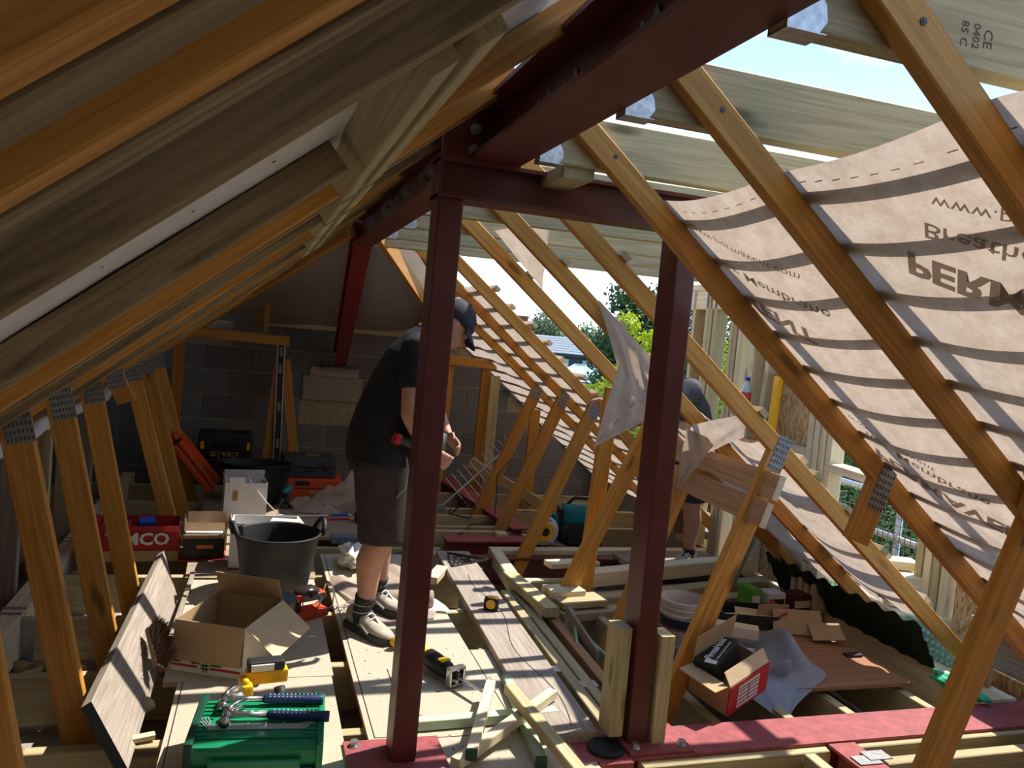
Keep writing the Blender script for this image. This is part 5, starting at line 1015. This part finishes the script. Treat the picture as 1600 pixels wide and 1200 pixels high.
# aerial
ae = thing('aerial', 'bare television aerial leaning in the far right corner', 'aerial', (1.5, 6.3, 0)); AL = plain('aluminium', (.50, .50, .50), .4, .7)
a0, a1 = V((1.47, 6.25, .02)), V((2.04, 6.30, .56)); MB().cyl(a0, a1, .011, n=8).build('boom', AL, ae)
for k in range(11):
    p = a0.lerp(a1, .22+.075*k); d = V((.55, -.3, -.62)).normalized()*(.15-.006*k); MB().cyl(p-d, p+d, .0035, n=6).build('element', AL, ae)
MB().box(1.43, 1.50, 6.22, 6.28, -.02, .04, None, .01).build('junction_box', GREYP, ae)
tag(MB().tube([(1.55, 6.2, -.02), (1.62, 6.15, .08), (1.72, 6.12, .05), (1.66, 6.05, -.02), (1.50, 6.1, .0), (1.58, 6.25, .12), (1.75, 6.2, .02)], .006, 6).build('cable', BLACKP, None, None, True), 'coil of black cable around the aerial foot', 'cable')
tag(MB().tube([(1.98, 6.1, .46), (1.84, 6.0, .34), (1.82, 5.9, .16), (1.80, 5.86, .0), (1.60, 5.8, -.01), (1.50, 5.6, -.02), (1.42, 5.5, -.01)], .005, 6).build('cable', BLACKP, None, None, True), 'thin black cable hanging from the aerial over the far joists', 'cable')
tag(MB().box(1.72, 1.80, 5.46, 5.56, -.01, .01).build('offcut', PALE), 'pale square offcut by the foot of the far web', 'offcut')
# ---------------------------------------------------------------- people
SKIN = plain('skin', (.50, .26, .18), .55, 0, 18, .12, .05, .35)
TEE = plain('black_tee', (.022, .021, .023), .85, 0, 40, .3, .1, .2); SHORT = plain('dark_brown_shorts', (.055, .042, .038), .9, 0, 30, .25, .15, .15); SOCK = plain('charcoal_sock', (.03, .033, .036), .9, 0, 60, .3); SOCKW = plain('grey_sock_band', (.32, .33, .34), .9)
SHOE = plain('dusty_trainer', (.42, .37, .30), .8, 0, 22, .25, .2); SOLE = plain('dark_sole', (.05, .05, .05), .8); LACE = plain('pale_lace', (.78, .74, .70), .8); CAPM = plain('navy_cap', (.035, .038, .05), .85, 0, 60, .2)
HAIR = plain('dark_hair', (.05, .035, .025), .8)
def ell(mb, secs, n=20):
    """loft elliptical sections (centre, direction, side, r_front, r_side)"""
    vs = []; m = len(secs)
    for c, d, s_, a, b in secs:
        d = V(d).normalized(); s_ = V(s_); s_ = (s_-d*s_.dot(d)).normalized(); f = s_.cross(d)
        for k in range(n):
            t = 2*math.pi*k/n; vs.append(V(c)+f*(a*math.cos(t))+s_*(b*math.sin(t)))
    fs = [(i*n+k, i*n+(k+1) % n, (i+1)*n+(k+1) % n, (i+1)*n+k) for i in range(m-1) for k in range(n)]+[tuple(range(n-1, -1, -1)), tuple((m-1)*n+k for k in range(n))]
    return mb.add(vs, fs)
def organic(mb, name, mat, parent, vox=.012, sm=6):
    o = mb.build(name, mat, parent, None, True); r = o.modifiers.new('skin', 'REMESH'); r.mode = 'VOXEL'; r.voxel_size = vox; r.use_smooth_shade = True
    s_ = o.modifiers.new('soft', 'SMOOTH'); s_.iterations = sm; s_.factor = .5
    return o
def limb(mb, pts, rs, n=14):
    # resample so the taper is smooth, with swelling radii
    P, Rr = [], []
    for i in range(len(pts)-1):
        for k in range(5):
            t = k/5; P.append(V(pts[i]).lerp(V(pts[i+1]), t)); Rr.append(rs[i]+(rs[i+1]-rs[i])*t)
    P.append(V(pts[-1])); Rr.append(rs[-1]); return mb.tube(P, Rr, n)
def hand(mb, wrist, fdir, palm_n, curl=1.0, s=1.0):
    f = V(fdir).normalized(); nrm = V(palm_n); nrm = (nrm-f*nrm.dot(f)).normalized(); sd = f.cross(nrm)
    w_ = V(wrist); ell(mb, [(w_, f, sd, .017*s, .026*s), (w_+f*.03*s, f, sd, .017*s, .036*s), (w_+f*.075*s, f, sd, .014*s, .041*s), (w_+f*.092*s, f, sd, .011*s, .038*s)], 12)
    for i, (o_, L) in enumerate(((-.031, .062), (-.010, .072), (.011, .068), (.031, .052))):
        p = w_+f*.085*s+sd*o_*s; pts = [p]; a = 0
        for k, l in enumerate((.42, .32, .26)):
            a += curl*(.35+.35*k); p = p+(f*math.cos(a)+nrm*math.sin(a))*L*l*s; pts.append(p)
        limb(mb, pts, [.0092*s, .0088*s, .008*s, .0065*s], 8)
    b = w_+f*.025*s-sd*.03*s; limb(mb, [b, b-sd*.025*s+f*.025*s+nrm*.01*s, b-sd*.02*s+f*.055*s+nrm*.028*s], [.013*s, .011*s, .008*s], 8)
def shoe(par, heel, toe, ankle):
    h, t = V(heel), V(toe); d = (t-h).normalized(); L = (t-h).length; sd = V((-d.y, d.x, 0)); F = M(((d.x, sd.x, 0, h.x), (d.y, sd.y, 0, h.y), (0, 0, 1, h.z), (0, 0, 0, 1)))
    def outl(sc, z): return [F @ V((L*x, y*sc, z)) for x, y in ((0, -.0), (.02, -.030), (.12, -.038), (.30, -.036), (.50, -.042), (.70, -.050), (.86, -.046), (.96, -.028), (1.0, 0), (.96, .026), (.86, .042), (.70, .046), (.50, .040), (.30, .036), (.12, .038), (.02, .030))]
    s_ = MB(); n = 16; vs = outl(1, .0)+outl(1.04, .014)+outl(1.0, .030); s_.add(vs, [tuple(range(n-1, -1, -1)), tuple(range(2*n, 3*n))]+[(r*n+k, r*n+(k+1) % n, (r+1)*n+(k+1) % n, (r+1)*n+k) for r in (0, 1) for k in range(n)])
    so = s_.build('sole', SOLE, par, None, True, 0, 50)
    u_ = MB(); up = V((0, 0, 1))
    secs = [(F @ V((L*.01, 0, .055)), d, sd, .032, .018), (F @ V((L*.07, 0, .062)), d, sd, .044, .035), (F @ V((L*.22, 0, .066)), d, sd, .050, .040), (F @ V((L*.36, 0, .062)), d, sd, .046, .042), (F @ V((L*.52, 0, .053)), d, sd, .037, .045), (F @ V((L*.70, 0, .043)), d, sd, .027, .047), (F @ V((L*.86, 0, .038)), d, sd, .021, .041), (F @ V((L*.95, 0, .034)), d, sd, .016, .028), (F @ V((L*.99, 0, .031)), d, sd, .008, .012)]
    ell(u_, secs, 20); organic(u_, 'upper', SHOE, par, .007, 3)
    MB().tube([F @ V((L*.26, 0, .118)), F @ V((L*.36, 0, .103)), F @ V((L*.52, 0, .084)), F @ V((L*.66, 0, .064))], [.014, .014, .013, .010], 10).build('tongue', SOCK, par, None, True)
    for k in range(5):
        x = L*(.34+.075*k); z = .127-.0138*k; MB().tube([F @ V((x, -.030, z-.016)), F @ V((x+.006, -.012, z)), F @ V((x, .012, z)), F @ V((x+.006, .030, z-.016))], .0036, 6).build('lace', LACE, par, None, True)
    MB().tube([F @ V((L*.31, -.012, .115)), F @ V((L*.28, -.03, .125)), F @ V((L*.36, -.045, .105)), F @ V((L*.35, 0, .112)), F @ V((L*.37, .04, .11)), F @ V((L*.29, .025, .125)), F @ V((L*.31, .01, .115))], .0028, 6).build('lace', LACE, par, None, True)
    MB().tube([F @ V((L*.45, -.041, .055)), F @ V((L*.55, -.046, .045)), F @ V((L*.66, -.05, .034))], .007, 6).build('side_stripe', LACE, par, None, True)
# --- worker in the cap, bent over behind the left post
p1 = thing('person', 'worker in a black t-shirt, brown shorts and dark cap bending over behind the steel post', 'person', (.58, 3.72, 0))
side = V((-.15, 1, 0))
b = MB()
hipN, kneeN, ankN = (.565, 3.63, .86), (.585, 3.64, .47), (.535, 3.705, .085)
hipF, kneeF, ankF = (.60, 3.83, .86), (.66, 3.91, .47), (.64, 3.985, .085)
for h_, k_, a_ in ((hipN, kneeN, ankN), (hipF, kneeF, ankF)):
    k2 = V(k_).lerp(V(a_), .32)+V((-.022, .01, 0)); limb(b, [h_, V(h_).lerp(V(k_), .5), k_, k2, V(k_).lerp(V(a_), .7), a_, (a_[0]+.01, a_[1]-.01, .04)], [.085, .080, .062, .064, .046, .036, .038])
ell(b, [((.575, 3.73, .84), (0, 0, 1), side, .11, .14), ((.575, 3.73, .98), (.15, 0, 1), side, .11, .14), ((.63, 3.74, 1.15), (.3, 0, 1), side, .115, .16), ((.70, 3.755, 1.32), (.42, 0, 1), side, .10, .17), ((.745, 3.765, 1.40), (.6, 0, 1), side, .07, .10)])
shN, elN, wrN = (.675, 3.555, 1.335), (.655, 3.485, 1.06), (.77, 3.545, .89)
shF, elF, wrF = (.735, 3.95, 1.33), (.83, 4.0, 1.09), (.90, 3.83, .93)
limb(b, [shN, V(shN).lerp(V(elN), .5), elN, V(elN).lerp(V(wrN), .35), wrN], [.068, .063, .052, .052, .032]); limb(b, [shF, V(shF).lerp(V(elF), .5), elF, V(elF).lerp(V(wrF), .35), wrF], [.068, .058, .047, .048, .030])
hand(b, wrN, (.75, .2, -.5), (.0, 1, .2), 1.0); hand(b, wrF, (.4, -.6, -.4), (-.4, -.5, -.4), 1.0)
limb(b, [(.735, 3.765, 1.40), (.79, 3.78, 1.44), (.835, 3.785, 1.46)], [.07, .060, .062])
hc_ = V((.872, 3.79, 1.475)); fd = V((.72, -.02, -.69)).normalized(); hu = V((.69, 0, .72)).normalized()
ell(b, [(hc_-hu*.105+fd*.03, hu, side, .045, .042), (hc_-hu*.075+fd*.028, hu, side, .068, .055), (hc_-hu*.03+fd*.01, hu, side, .088, .069), (hc_+hu*.02, hu, side, .096, .074), (hc_+hu*.07-fd*.005, hu, side, .086, .068), (hc_+hu*.105-fd*.008, hu, side, .05, .042)], 20)
limb(b, [hc_-hu*.01+fd*.085, hc_-hu*.035+fd*.108, hc_-hu*.045+fd*.092], [.010, .014, .010], 8); limb(b, [hc_-hu*.07+fd*.088-side*.018, hc_-hu*.07+fd*.092, hc_-hu*.07+fd*.088+side*.018], [.006, .008, .006], 8)
for s_ in (-1, 1):
    e = hc_-hu*.02-fd*.012+side.normalized()*s_*.073; ell(b, [(e-hu*.03, hu, fd, .008, .010), (e, hu, fd, .010, .018), (e+hu*.028, hu, fd, .010, .020), (e+hu*.034, hu, fd, .004, .008)], 10)
organic(b, 'body', SKIN, p1, .009, 3)
for s_ in (-1, 1): MB().ball(hc_+hu*.006+fd*.082+side.normalized()*s_*.031, .011, n=8).build('eye', WHITEP, p1, None, True)
# hair and cap
h_ = MB(); ell(h_, [(hc_-hu*.055-fd*.045, hu, side, .045, .058), (hc_-hu*.0-fd*.03, hu, side, .072, .074), (hc_+hu*.03-fd*.02, hu, side, .08, .076)], 18); h_.build('hair', HAIR, p1, None, True)
cp = MB(); ell(cp, [(hc_+hu*.018, hu, side, .102, .081), (hc_+hu*.05, hu, side, .100, .080), (hc_+hu*.085-fd*.004, hu, side, .084, .068), (hc_+hu*.112-fd*.008, hu, side, .055, .046), (hc_+hu*.122-fd*.008, hu, side, .015, .012)], 26); co = cp.build('cap', CAPM, p1, None, True)
def visor(u, v):
    a = (u-.5)*2.3; r0 = .094; q = hc_+hu*(.024-.020*v-.012*v*v)+fd*(math.cos(a)*(r0+.075*v*max(.15, math.cos(a))))+side.normalized()*(math.sin(a)*.080)
    return q
MB().grid(visor, 18, 6).build('visor', CAPM, co, None, True, .004)
MB().ball(hc_+hu*.124-fd*.008, .008, n=8).build('cap_button', CAPM, co, None, True)
# shirt
s1 = MB()
ell(s1, [((.57, 3.73, .80), (0, 0, 1), side, .162, .20), ((.57, 3.73, .835), (0, 0, 1), side, .165, .20), ((.575, 3.73, .92), (.1, 0, 1), side, .168, .195), ((.60, 3.735, 1.03), (.2, 0, 1), side, .16, .195), ((.645, 3.745, 1.16), (.32, 0, 1), side, .150, .20), ((.695, 3.755, 1.28), (.42, 0, 1), side, .135, .205), ((.735, 3.765, 1.365), (.55, 0, 1), side, .105, .17), ((.77, 3.772, 1.415), (.7, 0, 1), side, .075, .085)])
limb(s1, [(.69, 3.62, 1.345), shN, V(shN).lerp(V(elN), .30), V(shN).lerp(V(elN), .62)], [.085, .088, .080, .074]); limb(s1, [(.735, 3.91, 1.34), shF, V(shF).lerp(V(elF), .30), V(shF).lerp(V(elF), .62)], [.085, .088, .080, .074])
organic(s1, 't_shirt', TEE, p1, .012, 5)
MB().tube([V((.775, 3.772, 1.425))+V((.05*math.cos(a)*.7, .062*math.sin(a), -.05*math.cos(a)*.75)) for a in [i*.524 for i in range(13)]], .011, 8).build('collar', TEE, p1, None, True)
# shorts
s2 = MB(); ell(s2, [((.575, 3.73, .93), (0, 0, 1), side, .145, .178), ((.57, 3.73, .84), (0, 0, 1), side, .152, .188), ((.57, 3.735, .76), (0, 0, 1), side, .145, .188)])
for h0, k0 in ((hipN, kneeN), (hipF, kneeF)): ell(s2, [((h0[0]+.0, h0[1], .82), (0, 0, 1), side, .135, .108), (V(h0).lerp(V(k0), .45), (0, 0, 1), side, .128, .103), (V(h0).lerp(V(k0), .8)+V((.008, 0, 0)), (0, 0, 1), side, .120, .100), (V(h0).lerp(V(k0), 1.06)+V((.012, 0, 0)), (0, 0, 1), side, .118, .098)])
organic(s2, 'shorts', SHORT, p1, .011, 4)
MB().tube([(.655, 3.545, .86), (.668, 3.538, .80), (.66, 3.535, .72), (.625, 3.532, .68)], .0045, 6).build('pocket_piping', SOCKW, p1, None, True)
for a_, k_ in ((ankN, kneeN), (ankF, kneeF)):
    sk = MB(); limb(sk, [(a_[0]+.01, a_[1]-.01, .05), a_, V(a_).lerp(V(k_), .12), V(a_).lerp(V(k_), .24)], [.046, .043, .045, .050]); so = sk.build('sock', SOCK, p1, None, True)
    for f_ in (.14, .05): c = V(a_).lerp(V(k_), f_); MB().lathe([(.0462, -.003), (.0475, .0), (.0462, .003)], 20, M.Translation(c)).build('sock_stripe', SOCKW, so, None, True)
shoe(p1, (.487, 3.80, .002), (.655, 3.515, .002), ankN); shoe(p1, (.575, 4.06, .012), (.775, 3.83, .012), ankF)
# power tool in his hand
GW2 = frame((.60, 3.50, .945), (.82, .25, -.28), (0, 0, 1))
hdl = thing('drill', 'dark green and red cordless tool held at the worker waist', 'drill', GW2)
MB().tube([(0, 0, 0), (.03, 0, .004), (.10, 0, .002), (.17, 0, -.004), (.20, 0, -.006)], [.017, .019, .020, .024, .026], 12).build('grip', plain('dark_teal_rubber', (.02, .045, .05), .6), hdl, GW2, True); MB().box(-.018, .012, -.022, .022, -.022, .026, None, .006).build('red_end', REDP, hdl, GW2)
MB().tube([(.21, 0, -.06), (.21, 0, .02), (.21, 0, .10)], [.022, .026, .02], 12).build('body', MATS['dark_teal_rubber'], hdl, GW2, True); MB().tube([(.21, 0, -.06), (.21, 0, -.14), (.21, 0, -.18)], [.010, .006, .005], 8).build('chuck', CHROME, hdl, GW2, True)
# --- second worker beyond the right post
p2 = thing('person', 'worker in a charcoal t-shirt and black shorts reaching over beyond the right post', 'person', (2.85, 4.74, 0))
b = MB(); side2 = V((.1, 1, 0))
hip, knee, ank = (2.74, 4.60, .80), (2.79, 4.66, .43), (2.865, 4.75, .085); hip2, knee2, ank2 = (2.78, 4.80, .80), (2.62, 4.86, .45), (2.70, 4.95, .085)
for h_, k_, a_ in ((hip, knee, ank), (hip2, knee2, ank2)):
    k2 = V(k_).lerp(V(a_), .3)+V((.02, .01, 0)); limb(b, [h_, V(h_).lerp(V(k_), .5), k_, k2, V(k_).lerp(V(a_), .7), a_, (a_[0]-.01, a_[1]-.01, .04)], [.10, .085, .060, .060, .044, .035, .037])
ell(b, [((2.76, 4.70, .78), (0, 0, 1), side2, .11, .15), ((2.74, 4.68, .95), (-.3, 0, 1), side2, .11, .15), ((2.66, 4.66, 1.10), (-.5, 0, 1), side2, .11, .16), ((2.58, 4.64, 1.20), (-.7, 0, 1), side2, .09, .16), ((2.54, 4.63, 1.24), (-.8, 0, 1), side2, .06, .08)])
s_N, e_N, w_N = (2.60, 4.49, 1.20), (2.36, 4.43, .985), (2.02, 4.42, 1.085); s_F, e_F, w_F = (2.58, 4.80, 1.20), (2.50, 4.80, .95), (2.36, 4.58, .965)
limb(b, [s_N, V(s_N).lerp(V(e_N), .5), e_N, V(e_N).lerp(V(w_N), .35), w_N], [.064, .055, .045, .045, .029]); limb(b, [s_F, V(s_F).lerp(V(e_F), .5), e_F, V(e_F).lerp(V(w_F), .35), w_F], [.064, .055, .045, .045, .029])
hand(b, w_N, (-1, 0, .25), (.2, -.4, -1), .8); hand(b, w_F, (-1, -.2, .05), (.1, -.3, -1), .8)
limb(b, [(2.56, 4.635, 1.23), (2.50, 4.63, 1.25), (2.47, 4.63, 1.265)], [.065, .056, .058])
hc2 = V((2.445, 4.62, 1.28)); fd2 = V((-.6, -.1, -.79)).normalized(); hu2 = V((-.79, 0, .6)).normalized()
ell(b, [(hc2-hu2*.105+fd2*.03, hu2, side2, .045, .042), (hc2-hu2*.07+fd2*.026, hu2, side2, .068, .055), (hc2-hu2*.03+fd2*.01, hu2, side2, .088, .069), (hc2+hu2*.02, hu2, side2, .094, .074), (hc2+hu2*.07, hu2, side2, .084, .066), (hc2+hu2*.105, hu2, side2, .045, .04)], 18)
limb(b, [hc2-hu2*.01+fd2*.085, hc2-hu2*.035+fd2*.106, hc2-hu2*.045+fd2*.09], [.010, .014, .010], 8)
for s_ in (-1, 1):
    e = hc2-hu2*.02-fd2*.012+side2.normalized()*s_*.072; ell(b, [(e-hu2*.03, hu2, fd2, .008, .010), (e, hu2, fd2, .010, .018), (e+hu2*.028, hu2, fd2, .010, .020), (e+hu2*.034, hu2, fd2, .004, .008)], 10)
organic(b, 'body', SKIN, p2, .010, 3)
h_ = MB(); ell(h_, [(hc2-hu2*.03-fd2*.04, hu2, side2, .06, .066), (hc2+hu2*.02-fd2*.012, hu2, side2, .094, .080), (hc2+hu2*.08-fd2*.005, hu2, side2, .088, .072), (hc2+hu2*.115, hu2, side2, .05, .045)], 18); h_.build('hair', HAIR, p2, None, True)
s1 = MB(); ell(s1, [((2.77, 4.70, .74), (0, 0, 1), side2, .145, .185), ((2.755, 4.69, .90), (-.25, 0, 1), side2, .145, .185), ((2.69, 4.67, 1.06), (-.5, 0, 1), side2, .14, .19), ((2.615, 4.65, 1.17), (-.65, 0, 1), side2, .12, .19), ((2.56, 4.635, 1.235), (-.8, 0, 1), side2, .08, .11)])
limb(s1, [(2.61, 4.53, 1.20), s_N, V(s_N).lerp(V(e_N), .3), V(s_N).lerp(V(e_N), .5)], [.08, .083, .076, .07]); limb(s1, [(2.60, 4.77, 1.20), s_F, V(s_F).lerp(V(e_F), .3), V(s_F).lerp(V(e_F), .55)], [.08, .083, .076, .07])
TEE2 = plain('charcoal_tee', (.05, .052, .06), .85, 0, 30, .3, .15); organic(s1, 't_shirt', TEE2, p2, .012, 4)
s2 = MB(); ell(s2, [((2.765, 4.70, .84), (0, 0, 1), side2, .13, .17), ((2.76, 4.70, .72), (0, 0, 1), side2, .14, .18)])
for h0, k0 in ((hip, knee), (hip2, knee2)): ell(s2, [((h0[0], h0[1], .78), (0, 0, 1), side2, .115, .10), (V(h0).lerp(V(k0), .5), (0, 0, 1), side2, .105, .095), (V(h0).lerp(V(k0), .92), (0, 0, 1), side2, .098, .09)])
organic(s2, 'shorts', plain('black_shorts', (.02, .02, .022), .9), p2, .012, 4)
for a_, k_ in ((ank, knee), (ank2, knee2)):
    sk = MB(); limb(sk, [(a_[0]-.01, a_[1]-.01, .05), a_, V(a_).lerp(V(k_), .12)], [.044, .042, .044]); sk.build('sock', plain('black_sock', (.015, .015, .015), .9), p2, None, True)
shoe(p2, (2.93, 4.80, .003), (2.72, 4.66, .003), ank); shoe(p2, (2.77, 5.0, .003), (2.56, 4.87, .003), ank2)
tag(beam('walk_board', (2.45, 4.78, -.018), (3.3, 4.86, -.018), .30, .036, OLD), 'weathered board the far worker stands on', 'board')
tag(beam('walk_board', (2.45, 5.0, -.022), (3.3, 5.03, -.022), .12, .03, OLD), 'second narrow board behind the far worker', 'board')
